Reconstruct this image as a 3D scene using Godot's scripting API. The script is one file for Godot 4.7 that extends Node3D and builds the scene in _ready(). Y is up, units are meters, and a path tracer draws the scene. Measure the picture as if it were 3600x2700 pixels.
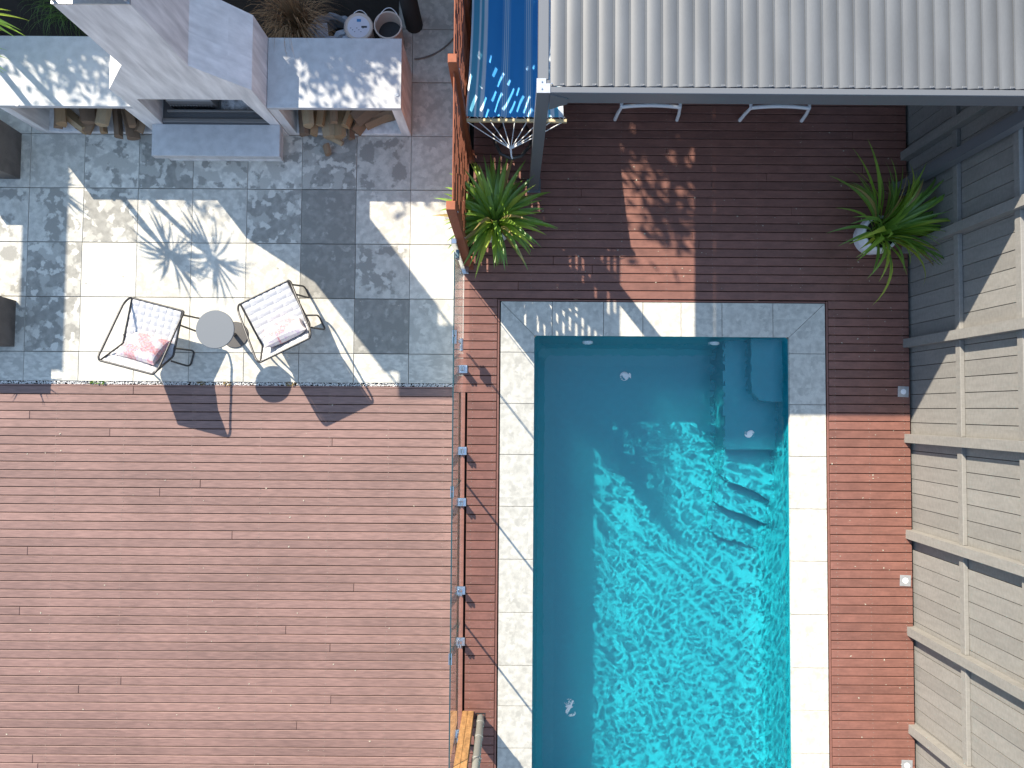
extends Node3D
# A paved courtyard, timber decks and a plunge pool seen from straight above.
# x runs east (right), z runs south (down in the picture), y is up; metres.

var rng := RandomNumberGenerator.new()
var taken := {}
var boxes := {}
var M := {}

# ---------------------------------------------------------------- helpers
class Mesher:
	var v := PackedVector3Array()
	var n := PackedVector3Array()
	var t := PackedVector2Array()
	func tri(a: Vector3, b: Vector3, c: Vector3, ua := Vector2.ZERO, ub := Vector2.ZERO, uc := Vector2.ZERO) -> void:
		var m := (c - a).cross(b - a).normalized()
		v.append(a); v.append(b); v.append(c)
		n.append(m); n.append(m); n.append(m)
		t.append(ua); t.append(ub); t.append(uc)
	func quad(a: Vector3, b: Vector3, c: Vector3, d: Vector3, u0 := Vector2.ZERO, u1 := Vector2.ONE) -> void:
		tri(a, b, c, u0, Vector2(u1.x, u0.y), u1)
		tri(a, c, d, u0, u1, Vector2(u0.x, u1.y))
	func smooth(a: Vector3, b: Vector3, c: Vector3, na: Vector3, nb: Vector3, nc: Vector3, ua := Vector2.ZERO, ub := Vector2.ZERO, uc := Vector2.ZERO) -> void:
		v.append(a); v.append(b); v.append(c)
		n.append(na); n.append(nb); n.append(nc)
		t.append(ua); t.append(ub); t.append(uc)
	func box(lo: Vector3, hi: Vector3, ch := 0.0) -> void:
		# a block whose upper edges are chamfered by ch
		var y1 := hi.y - ch
		var b := [Vector3(lo.x, lo.y, lo.z), Vector3(hi.x, lo.y, lo.z), Vector3(hi.x, lo.y, hi.z), Vector3(lo.x, lo.y, hi.z)]
		var k := [Vector3(lo.x, y1, lo.z), Vector3(hi.x, y1, lo.z), Vector3(hi.x, y1, hi.z), Vector3(lo.x, y1, hi.z)]
		var p := [Vector3(lo.x + ch, hi.y, lo.z + ch), Vector3(hi.x - ch, hi.y, lo.z + ch), Vector3(hi.x - ch, hi.y, hi.z - ch), Vector3(lo.x + ch, hi.y, hi.z - ch)]
		quad(p[0], p[1], p[2], p[3])
		quad(b[3], b[2], b[1], b[0])
		for i in 4:
			var j := (i + 1) % 4
			quad(k[j], k[i], b[i], b[j])
			if ch > 0.0:
				quad(p[j], p[i], k[i], k[j])
	func tube(pts: Array, r: float, sides := 8, r2 := -1.0) -> void:
		var rings := []
		var prev := Vector3.ZERO
		for i in pts.size():
			var d: Vector3 = (pts[mini(i + 1, pts.size() - 1)] - pts[maxi(i - 1, 0)]).normalized()
			var a := prev
			if i == 0:
				a = Vector3.UP if absf(d.y) < 0.9 else Vector3.RIGHT
			a = (a - d * a.dot(d)).normalized()
			prev = a
			var b := d.cross(a)
			var rr := r if r2 < 0.0 else lerpf(r, r2, float(i) / (pts.size() - 1))
			var ring := []
			for s in sides:
				var w := TAU * s / sides
				var o := a * cos(w) + b * sin(w)
				ring.append([pts[i] + o * rr, o])
			rings.append(ring)
		for i in pts.size() - 1:
			for s in sides:
				var e := (s + 1) % sides
				var p = rings[i][s]; var q = rings[i][e]; var g = rings[i + 1][e]; var h = rings[i + 1][s]
				smooth(p[0], g[0], q[0], p[1], g[1], q[1])
				smooth(p[0], h[0], g[0], p[1], h[1], g[1])
		for s in range(1, sides - 1):
			tri(rings[0][0][0], rings[0][s][0], rings[0][s + 1][0])
			tri(rings[-1][0][0], rings[-1][s + 1][0], rings[-1][s][0])
	func lathe(profile: Array, sides := 28, at := Vector3.ZERO) -> void:
		for i in profile.size() - 1:
			var a: Vector2 = profile[i]; var b: Vector2 = profile[i + 1]
			var d := (b - a).normalized()
			for s in sides:
				var w0 := TAU * s / sides; var w1 := TAU * (s + 1) / sides
				var c0 := Vector3(cos(w0), 0, sin(w0)); var c1 := Vector3(cos(w1), 0, sin(w1))
				var n0 := c0 * d.y - Vector3.UP * d.x; var n1 := c1 * d.y - Vector3.UP * d.x
				var p := at + c0 * a.x + Vector3.UP * a.y; var q := at + c1 * a.x + Vector3.UP * a.y
				var g := at + c1 * b.x + Vector3.UP * b.y; var h := at + c0 * b.x + Vector3.UP * b.y
				smooth(p, g, h, n0, n1, n0)
				smooth(p, q, g, n0, n1, n1)
	func prism(poly: PackedVector2Array, place: Callable, depth: float) -> void:
		# poly in (a, b); place(a, b, d) puts it in space, d from 0 to depth
		var idx := Geometry2D.triangulate_polygon(poly)
		for i in range(0, idx.size(), 3):
			var p := poly[idx[i]]; var q := poly[idx[i + 1]]; var r := poly[idx[i + 2]]
			tri(place.call(p.x, p.y, 0.0), place.call(q.x, q.y, 0.0), place.call(r.x, r.y, 0.0))
			tri(place.call(p.x, p.y, depth), place.call(r.x, r.y, depth), place.call(q.x, q.y, depth))
		for i in poly.size():
			var p := poly[i]; var q := poly[(i + 1) % poly.size()]
			quad(place.call(p.x, p.y, 0.0), place.call(q.x, q.y, 0.0), place.call(q.x, q.y, depth), place.call(p.x, p.y, depth))
	func done() -> ArrayMesh:
		var arr := []
		arr.resize(Mesh.ARRAY_MAX)
		arr[Mesh.ARRAY_VERTEX] = v
		arr[Mesh.ARRAY_NORMAL] = n
		arr[Mesh.ARRAY_TEX_UV] = t
		var m := ArrayMesh.new()
		m.add_surface_from_arrays(Mesh.PRIMITIVE_TRIANGLES, arr)
		return m

func numbered(called: String) -> String:
	var k: int = taken.get(called, 0)
	taken[called] = k + 1
	return called if k == 0 else "%s_%03d" % [called, k]

func thing(called: String, label: String, category: String, at := Vector3.ZERO, turn := 0.0, group := "") -> Node3D:
	var o := Node3D.new()
	o.name = numbered(called)
	add_child(o)
	o.position = at
	o.rotation.y = turn
	o.set_meta("label", label)
	o.set_meta("category", category)
	if group != "":
		o.set_meta("group", group)
	return o

func setting(called: String, label: String, category: String) -> Node3D:
	var o := thing(called, label, category)
	o.set_meta("kind", "structure")
	return o

func part(called: String, mesh: Mesh, mat: Material, parent: Node3D, at := Vector3.ZERO, turn := Vector3.ZERO) -> MeshInstance3D:
	var o := MeshInstance3D.new()
	o.name = called
	o.mesh = mesh
	o.material_override = mat
	o.position = at
	o.rotation = turn
	parent.add_child(o, true)
	return o

func block(size: Vector3, ch := 0.002) -> ArrayMesh:
	# a chamfered block centred in x and z, standing on y = 0; alike blocks share one mesh
	var key := "%.3f %.3f %.3f %.4f" % [size.x, size.y, size.z, ch]
	if not boxes.has(key):
		var m := Mesher.new()
		m.box(Vector3(-size.x / 2, 0, -size.z / 2), Vector3(size.x / 2, size.y, size.z / 2), ch)
		boxes[key] = m.done()
	return boxes[key]

func span(called: String, lo: Vector3, hi: Vector3, mat: Material, parent: Node3D, ch := 0.002) -> MeshInstance3D:
	return part(called, block(hi - lo, ch), mat, parent, Vector3((lo.x + hi.x) / 2, lo.y, (lo.z + hi.z) / 2))

func lin(r: float, g: float, b: float, a := 1.0) -> Color:
	var c := Color(r, g, b).linear_to_srgb()
	c.a = a
	return c

func mat(color: Color, rough := 0.7, tex: Texture2D = null, scale := Vector3.ONE, off := Vector3.ZERO) -> StandardMaterial3D:
	var m := StandardMaterial3D.new()
	m.albedo_color = color
	m.roughness = rough
	if tex != null:
		m.albedo_texture = tex
		m.uv1_triplanar = true
		m.uv1_world_triplanar = true
		m.uv1_scale = scale
		m.uv1_offset = off
	return m

func noise(kind: int, freq: float, octaves := 3, s := 1) -> FastNoiseLite:
	var f := FastNoiseLite.new()
	f.noise_type = kind
	f.frequency = freq
	f.fractal_octaves = octaves
	f.seed = s
	return f

func grain_texture(w: int, h: int, s: int, streak: float, blotch: float, low: float, specks := 0.0) -> ImageTexture:
	# wood: long fine fibres, broader bands and weathered blotches, as a grey multiplier
	var a := noise(FastNoiseLite.TYPE_SIMPLEX, 1.0, 3, s)
	var b := noise(FastNoiseLite.TYPE_SIMPLEX, 1.0, 3, s + 7)
	var c := noise(FastNoiseLite.TYPE_SIMPLEX, 1.0, 2, s + 13)
	var data := PackedByteArray()
	data.resize(w * h)
	var q := RandomNumberGenerator.new()
	q.seed = s
	for y in h:
		for x in w:
			var f := a.get_noise_2d(x * 0.012, y * 0.33) * streak + b.get_noise_2d(x * 0.012, y * 0.022) * blotch + c.get_noise_2d(x * 0.06, y * 0.08) * blotch * 0.45
			var g := 0.90 + f
			if specks > 0.0 and q.randf() < specks:
				g += 0.2
			data[y * w + x] = int(clampf(g, low, 1.0) * 255.0)
	return ImageTexture.create_from_image(Image.create_from_data(w, h, false, Image.FORMAT_L8, data))

func weathered_texture(w: int, h: int, s: int) -> ImageTexture:
	# an old oiled deck: fibres along the boards, pale worn patches that cross from board to board, darker damp ones, scuffs
	var a := noise(FastNoiseLite.TYPE_SIMPLEX, 1.0, 2, s)
	var b := noise(FastNoiseLite.TYPE_SIMPLEX, 1.0, 4, s + 7)
	var c := noise(FastNoiseLite.TYPE_SIMPLEX, 1.0, 3, s + 13)
	var q := RandomNumberGenerator.new()
	q.seed = s
	var data := PackedByteArray()
	data.resize(w * h)
	for y in h:
		for x in w:
			var worn := b.get_noise_2d(x * 0.0045, y * 0.0055)
			var g := 0.88 + 0.075 * a.get_noise_2d(x * 0.03, y * 0.6) + 0.055 * worn + 0.05 * c.get_noise_2d(x * 0.03, y * 0.16)
			if q.randf() < 0.004:
				g += 0.16 * q.randf()
			data[y * w + x] = int(clampf(g, 0.3, 1.0) * 255.0)
	return ImageTexture.create_from_image(Image.create_from_data(w, h, false, Image.FORMAT_L8, data))

func speckle_texture(w: int, s: int, fine: float, blotch: float, pits := 0.0) -> ImageTexture:
	# concrete: fine aggregate, cloudy patches and a few dark pits
	var a := noise(FastNoiseLite.TYPE_SIMPLEX, 0.35, 2, s)
	var b := noise(FastNoiseLite.TYPE_SIMPLEX, 0.012, 4, s + 3)
	var q := RandomNumberGenerator.new()
	q.seed = s
	var data := PackedByteArray()
	data.resize(w * w)
	for y in w:
		for x in w:
			var g := 0.92 + a.get_noise_2d(x, y) * fine + b.get_noise_2d(x, y) * blotch
			if q.randf() < pits:
				g -= 0.35
			data[y * w + x] = int(clampf(g, 0.1, 1.0) * 255.0)
	return ImageTexture.create_from_image(Image.create_from_data(w, w, false, Image.FORMAT_L8, data))

func paver_texture(s: int, base: float, patch: float, patch_at: float, crust: float, crust_at: float, rim: float) -> ImageTexture:
	# one concrete paver: water stains with crisp outlines, pale lime crusts, a paler margin
	var w := 200
	var a := noise(FastNoiseLite.TYPE_SIMPLEX, 0.0085, 5, s)
	var b := noise(FastNoiseLite.TYPE_SIMPLEX, 0.014, 5, s + 31)
	var c := noise(FastNoiseLite.TYPE_SIMPLEX, 0.5, 2, s + 57)
	var data := PackedByteArray()
	data.resize(w * w * 3)
	for y in w:
		for x in w:
			var fine := c.get_noise_2d(x, y)
			var edge: float = minf(minf(x, w - 1 - x), minf(y, w - 1 - y)) / w
			var g := base * (1.0 + 0.10 * a.get_noise_2d(x * 3.0 + 500.0, y * 3.0))
			var p := a.get_noise_2d(x, y) + fine * 0.10 - (0.35 * (1.0 - smoothstep(0.0, 0.10, edge)) if rim > 0.0 else 0.0)
			g = lerpf(g, patch, smoothstep(patch_at, patch_at + 0.17, p))
			var k := b.get_noise_2d(x, y) + fine * 0.16
			g = lerpf(g, crust, smoothstep(crust_at, crust_at + 0.17, k))
			g *= 1.0 + fine * 0.10
			var i := (y * w + x) * 3
			data[i] = int(clampf(g * 1.0, 0, 1) * 255.0)
			data[i + 1] = int(clampf(g * 0.985, 0, 1) * 255.0)
			data[i + 2] = int(clampf(g * 0.93, 0, 1) * 255.0)
	return ImageTexture.create_from_image(Image.create_from_data(w, w, false, Image.FORMAT_RGB8, data))

func arc(a: Vector3, b: Vector3, c: Vector3, steps := 6) -> Array:
	var out := []
	for i in steps + 1:
		var t := float(i) / steps
		out.append(a.lerp(b, t).lerp(b.lerp(c, t), t))
	return out

# ---------------------------------------------------------------- scene
func _ready() -> void:
	rng.seed = 20240
	camera_and_light()
	materials()
	ground()
	patio()
	decks()
	coping()
	pool()
	fence()
	fireplace()
	pergola()
	screen()
	glass_fence()
	furniture()
	hammock()
	plants()
	garden_things()
	small_things()
	surroundings()
	fallen_petals()

func camera_and_light() -> void:
	var cam := Camera3D.new()
	cam.name = "camera"
	add_child(cam)
	cam.position = Vector3(0, 7.5, 0)
	cam.rotation = Vector3(deg_to_rad(-(90.0 - 2.14)), deg_to_rad(0.42), 0)
	cam.fov = rad_to_deg(2.0 * atan(1350.0 / 2400.0))
	cam.near = 0.05
	cam.far = 400.0
	cam.current = true
	var e := Environment.new()
	e.background_mode = Environment.BG_SKY
	var sm := ProceduralSkyMaterial.new()
	sm.sky_top_color = lin(0.235, 0.355, 0.56)
	sm.sky_horizon_color = lin(0.38, 0.45, 0.56)
	sm.sky_curve = 0.16
	sm.ground_bottom_color = lin(0.10, 0.09, 0.08)
	sm.ground_horizon_color = lin(0.30, 0.32, 0.34)
	sm.sun_angle_max = 1.0
	var sky := Sky.new()
	sky.sky_material = sm
	e.sky = sky
	e.background_energy_multiplier = 1.0
	e.tonemap_mode = Environment.TONE_MAPPER_LINEAR
	e.tonemap_exposure = 2.15
	e.sdfgi_enabled = true
	e.ssao_enabled = true
	e.ssil_enabled = true
	var we := WorldEnvironment.new()
	we.name = "world_environment"
	we.environment = e
	add_child(we)
	var sun := DirectionalLight3D.new()
	sun.name = "sun"
	add_child(sun)
	sun.light_energy = 1.6
	sun.light_color = Color(1.0, 0.955, 0.885)
	sun.light_angular_distance = 0.5
	sun.shadow_enabled = true
	sun.look_at_from_position(Vector3.ZERO, Vector3(0.84, -1.0, 1.06), Vector3.UP)

func materials() -> void:
	var wood := weathered_texture(1024, 1024, 11)
	var wood2 := grain_texture(1024, 256, 23, 0.06, 0.06, 0.35, 0.002)
	var paint := grain_texture(512, 256, 41, 0.045, 0.03, 0.4, 0.0)
	var conc := speckle_texture(384, 5, 0.10, 0.05, 0.004)
	var rend := speckle_texture(384, 9, 0.02, 0.11, 0.0)
	M.deck_left = []
	M.deck_pool = []
	for i in 6:
		var k := rng.randf_range(0.88, 1.08)
		M.deck_left.append(mat(lin(0.265 * k, 0.158 * k, 0.134 * k), 0.6, wood, Vector3(1.0 / 7.2, 1.0 / 7.2, 1.0 / 6.6)))
		k = rng.randf_range(0.90, 1.08)
		M.deck_pool.append(mat(lin(0.235 * k, 0.104 * k, 0.078 * k), 0.55, wood2, Vector3(0.25, 1.0, 1.0), Vector3(rng.randf() * 3, 0, rng.randf() * 3)))
	M.fence = []
	for i in 5:
		var k := rng.randf_range(0.78, 1.02)
		M.fence.append(mat(lin(0.295 * k, 0.285 * k, 0.262 * k), 0.75, paint, Vector3(1.0, 0.4, 2.0), Vector3(rng.randf(), rng.randf(), rng.randf())))
	M.concrete = mat(lin(0.58, 0.59, 0.59), 0.85, conc, Vector3(1.3, 1.3, 1.3))
	M.render = mat(lin(0.88, 0.865, 0.84), 0.8, rend, Vector3(1.5, 0.28, 1.5))
	M.soil = mat(lin(0.035, 0.028, 0.022), 0.95, conc, Vector3(1, 1, 1))
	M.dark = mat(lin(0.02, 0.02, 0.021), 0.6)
	M.joist = mat(lin(0.22, 0.15, 0.09), 0.9)
	M.black_steel = mat(lin(0.035, 0.033, 0.031), 0.38)
	M.steel = mat(lin(0.62, 0.63, 0.64), 0.22)
	M.steel.metallic = 1.0
	M.zinc = mat(lin(0.58, 0.60, 0.62), 0.42, conc, Vector3(4, 4, 4))
	M.zinc.metallic = 0.6
	M.pergola = mat(lin(0.135, 0.142, 0.152), 0.42)
	M.louvre = mat(lin(0.143, 0.150, 0.157), 0.5, speckle_texture(256, 33, 0.02, 0.06, 0.0), Vector3(0.8, 0.8, 0.25))
	M.rust = mat(lin(0.34, 0.095, 0.038), 0.7, conc, Vector3(3, 3, 3))
	M.shell = mat(lin(0.006, 0.30, 0.375), 0.35, speckle_texture(256, 77, 0.07, 0.02, 0.0), Vector3(2.2, 2.2, 2.2))
	M.white_plastic = mat(lin(0.8, 0.81, 0.82), 0.4)
	M.strap = mat(lin(0.47, 0.47, 0.475), 0.6)
	M.pot = mat(lin(0.72, 0.74, 0.76), 0.45)
	M.pavers = []
	# kind: 0 pale, 1 middling, 2 dark, 3 pale with grey stains, 4 dark with pale crusts, 5 dark blotch
	var kinds := [[0.765, 0.72, 0.30, 0.79, 0.38, 0.0], [0.715, 0.66, 0.22, 0.77, 0.32, 0.0], [0.525, 0.50, 0.10, 0.61, 0.46, 0.6],
		[0.785, 0.69, 0.06, 0.57, 0.29, 0.0], [0.555, 0.66, 0.10, 0.77, 0.22, 0.0], [0.70, 0.56, -0.06, 0.75, 0.24, 0.6]]
	for k in kinds.size():
		var set_of := []
		for j in 3:
			var d: Array = kinds[k]
			var m := StandardMaterial3D.new()
			m.albedo_texture = paver_texture(100 + k * 10 + j, d[0], d[1], d[2], d[3], d[4], d[5])
			m.roughness = 0.85
			set_of.append(m)
		M.pavers.append(set_of)
	M.coping = []
	for j in 4:
		var m := StandardMaterial3D.new()
		m.albedo_texture = paver_texture(300 + j, 0.745, 0.68, 0.38 + 0.03 * j, 0.785, 0.3, 0.0)
		m.roughness = 0.8
		M.coping.append(m)
	var glass := StandardMaterial3D.new()
	glass.transparency = BaseMaterial3D.TRANSPARENCY_ALPHA
	glass.albedo_color = Color(0.75, 0.9, 0.88, 0.07)
	glass.roughness = 0.02
	M.glass = glass
	M.glass_edge = mat(lin(0.015, 0.05, 0.06), 0.15)
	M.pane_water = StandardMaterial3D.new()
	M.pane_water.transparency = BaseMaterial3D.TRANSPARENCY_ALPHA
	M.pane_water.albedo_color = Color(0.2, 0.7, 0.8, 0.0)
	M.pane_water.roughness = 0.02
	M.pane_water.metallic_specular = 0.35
	M.sunblock_water = StandardMaterial3D.new()  # refracting facets that stop direct sun, shading cells of the imitated caustic web
	M.sunblock_water.transparency = BaseMaterial3D.TRANSPARENCY_ALPHA
	M.sunblock_water.refraction_enabled = true
	M.sunblock_water.refraction_scale = 0.033
	M.sunblock_water.albedo_color = Color(1.0, 1.0, 1.0, 0.0)
	M.sunblock_water.roughness = 0.0
	M.leaf = []
	for c in [[0.155, 0.265, 0.04], [0.195, 0.315, 0.045], [0.105, 0.20, 0.04], [0.31, 0.39, 0.06], [0.34, 0.26, 0.11]]:
		var m := mat(lin(c[0], c[1], c[2]), 0.4)
		m.backlight_enabled = true
		m.backlight = lin(c[0] * 1.6, c[1] * 1.6, c[2] * 1.2)
		M.leaf.append(m)
	M.straw = mat(lin(0.33, 0.20, 0.10), 0.8)
	M.bark = mat(lin(0.10, 0.075, 0.055), 0.9, conc, Vector3(5, 5, 5))
	M.split = []
	for c in [[0.42, 0.27, 0.14], [0.34, 0.22, 0.13], [0.25, 0.17, 0.11], [0.50, 0.37, 0.22]]:
		M.split.append(mat(lin(c[0], c[1], c[2]), 0.85, paint, Vector3(5, 5, 1.5)))

func ground() -> void:
	var g := setting("ground", "dark earth under and around the decks", "ground")
	var m := Mesher.new()
	var y := -0.16
	var f := 60.0
	# one sheet with an opening for the pool basin
	var x0 := 0.19; var x1 := 3.10; var z0 := -0.87; var z1 := 4.73
	m.quad(Vector3(-f, y, -f), Vector3(f, y, -f), Vector3(f, y, z0), Vector3(-f, y, z0))
	m.quad(Vector3(-f, y, z1), Vector3(f, y, z1), Vector3(f, y, f), Vector3(-f, y, f))
	m.quad(Vector3(-f, y, z0), Vector3(x0, y, z0), Vector3(x0, y, z1), Vector3(-f, y, z1))
	m.quad(Vector3(x1, y, z0), Vector3(f, y, z0), Vector3(f, y, z1), Vector3(x1, y, z1))
	part("soil", m.done(), M.soil, g)

func patio() -> void:
	var p := setting("patio", "stained grey concrete paver patio in front of the fireplace", "patio")
	var bed := Mesher.new()
	bed.box(Vector3(-7.6, -0.15, -4.5), Vector3(-0.50, -0.034, -0.285))
	part("mortar_bed", bed.done(), mat(lin(0.14, 0.14, 0.135), 0.95), p)
	var pitch := 0.6055
	var xs := []
	for i in range(-11, 2):
		xs.append(-1.142 + pitch * i)
	# what each paver looks like, read row by row
	var looks := {
		-3: "1111111111111", -2: "1111111111111", -1: "1111111111111",
		0: "11111134334511", 1: "11115541142101", 2: "11115401012501", 3: "11115400011211", 4: "11111100111111",
	}
	for row in range(-3, 5):
		var z0 := -3.036 + 0.6085 * row
		var z1 := minf(z0 + 0.6085, -0.278)
		for i in xs.size() - 1:
			var x0: float = xs[i]
			var x1: float = minf(x0 + pitch, -0.502)
			var kind := int(looks[row][i + 1]) if i + 1 < looks[row].length() else 1
			var q: Material = M.pavers[kind][(i + row * 2 + 9) % 3]
			var size := Vector3(x1 - x0 - 0.005, 0.034, z1 - z0 - 0.005)
			var tile := part("paver", block(size, 0.003), q, p, Vector3((x0 + x1) / 2, -0.034 + rng.randf_range(-0.0015, 0.0015), (z0 + z1) / 2))
			if absf(size.x - size.z) < 0.02:
				tile.rotation.y = PI / 2 * ((i * 7 + row * 3) & 3)
	var strip := MultiMeshInstance3D.new()
	strip.name = numbered("white_pebble_strip")
	var mm := MultiMesh.new()
	mm.transform_format = MultiMesh.TRANSFORM_3D
	var s := SphereMesh.new()
	s.radius = 0.5; s.height = 1.0; s.radial_segments = 7; s.rings = 4
	mm.mesh = s
	mm.instance_count = 3400
	for i in mm.instance_count:
		var b := Basis.from_euler(Vector3(rng.randf() * 6, rng.randf() * 6, rng.randf() * 6)).scaled(Vector3(rng.randf_range(0.006, 0.014), rng.randf_range(0.005, 0.010), rng.randf_range(0.006, 0.013)))
		mm.set_instance_transform(i, Transform3D(b, Vector3(rng.randf_range(-7.5, -0.60), rng.randf_range(-0.022, -0.004), rng.randf_range(-0.276, -0.245))))
	strip.multimesh = mm
	strip.material_override = mat(lin(0.72, 0.71, 0.68), 0.7)
	add_child(strip)
	strip.set_meta("kind", "stuff")
	strip.set_meta("label", "narrow strip of white pebbles between patio pavers and deck")
	strip.set_meta("category", "pebbles")

func board_row(deck: Node3D, x0: float, x1: float, z0: float, z1: float, pool: Array, cuts: int, y := 0.0) -> void:
	# one row of a deck, butt-jointed where a board ends
	var at := [x0]
	for i in cuts:
		at.append(rng.randf_range(x0 + 0.4, x1 - 0.4))
	at.append(x1)
	at.sort()
	for i in at.size() - 1:
		if at[i + 1] - at[i] < 0.02:
			continue
		var size := Vector3(at[i + 1] - at[i] - 0.0025, 0.022, z1 - z0)
		part("deck_board", block(size, 0.004), pool[rng.randi() % pool.size()], deck, Vector3((at[i] + at[i + 1]) / 2, y - 0.022 + rng.randf_range(-0.0012, 0.0012), (z0 + z1) / 2), Vector3(0, rng.randf_range(-0.0004, 0.0004), 0))

func decks() -> void:
	var pitch := 0.0925
	var wide := 0.0850
	var a := setting("weathered_deck", "weathered reddish timber deck below the paved patio", "deck")
	part("edge_trim", block(Vector3(6.9, 0.10, 0.016), 0.002), M.deck_left[1], a, Vector3(-4.04, -0.102, -0.234))
	var z := -0.222
	while z < 6.2:
		board_row(a, -7.5, -0.578, z, z + wide, M.deck_left, int(rng.randf() < 0.4))
		z += pitch
	for x in [-6.5, -5.0, -3.5, -2.0, -0.75]:
		span("joist", Vector3(x - 0.025, -0.15, -0.22), Vector3(x + 0.025, -0.0245, 6.2), M.joist, a, 0.0)
	pitch = 0.0950
	wide = 0.0875
	screws(a, [-6.5, -5.75, -5.0, -4.25, -3.5, -2.75, -2.0, -1.35, -0.75], -0.222, pitch, wide, 64)
	var b := setting("pool_deck", "reddish brown timber deck around the pool", "deck")
	z = -1.222 - pitch * 52.0
	while z < -1.25:
		board_row(b, -0.447 if z < -1.62 else -0.60, 4.372, z, z + wide, M.deck_pool, int(rng.randf() < 0.8))
		z += pitch
	while z < 6.2:
		if z < -0.26:
			board_row(b, -0.60, -0.168, z, z + wide, M.deck_pool, 0)
		else:
			board_row(b, -0.492, -0.168, z, z + wide, M.deck_pool, 0)
		board_row(b, 3.482, 4.372, z, z + wide, M.deck_pool, 0)
		z += pitch
	screws(b, [3.55, 3.92, 4.30, -0.44, -0.21], -1.222 + pitch, pitch, wide, 74)
	screws(b, [0.2, 0.7, 1.2, 1.7, 2.2, 2.7, 3.2, 3.7, 4.25], -1.222 - pitch * 40.0, pitch, wide, 39)
	span("edge_trim", Vector3(-0.164, -0.024, -1.215), Vector3(-0.144, -0.001, 6.2), M.deck_pool[0], b)
	span("edge_trim", Vector3(3.458, -0.024, -1.215), Vector3(3.478, -0.001, 6.2), M.deck_pool[1], b)
	span("edge_trim", Vector3(-0.140, -0.024, -1.216), Vector3(3.454, -0.001, -1.200), M.deck_pool[2], b)
	span("channel_board", Vector3(-0.556, -0.024, -0.215), Vector3(-0.515, -0.003, 6.2), M.deck_pool[3], b)
	span("channel_end", Vector3(-0.570, -0.024, -0.237), Vector3(-0.498, -0.002, -0.221), M.deck_pool[3], b)
	for x in [-0.40, -0.2, 0.7, 1.7, 2.7, 3.55, 4.3]:
		span("joist", Vector3(x - 0.02, -0.15, -6.2), Vector3(x + 0.02, -0.0245, -1.22), M.joist, b, 0.0)
	for x in [-0.47, -0.19, 3.55, 4.3]:
		span("joist", Vector3(x - 0.02, -0.15, -1.2), Vector3(x + 0.02, -0.0245, 6.2), M.joist, b, 0.0)

func screws(deck: Node3D, xs: Array, z0: float, pitch: float, wide: float, rows: int) -> void:
	# two screw heads where each board crosses a joist
	var mm := MultiMesh.new()
	mm.transform_format = MultiMesh.TRANSFORM_3D
	var h := Mesher.new()
	h.lathe([Vector2(0.0045, 0.0), Vector2(0.004, 0.001), Vector2(0.0001, 0.0012)], 8)
	mm.mesh = h.done()
	mm.instance_count = xs.size() * rows * 2
	var k := 0
	for x in xs:
		for j in rows:
			for e in [0.2, 0.8]:
				mm.set_instance_transform(k, Transform3D(Basis.IDENTITY, Vector3(x + rng.randf_range(-0.008, 0.008), 0.0012, z0 + pitch * j + wide * e + rng.randf_range(-0.004, 0.004))))
				k += 1
	var o := MultiMeshInstance3D.new()
	o.name = "screw_heads"
	o.multimesh = mm
	o.material_override = mat(lin(0.24, 0.19, 0.16), 0.7)
	o.set_meta("kind", "stuff")
	deck.add_child(o, true)

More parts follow.
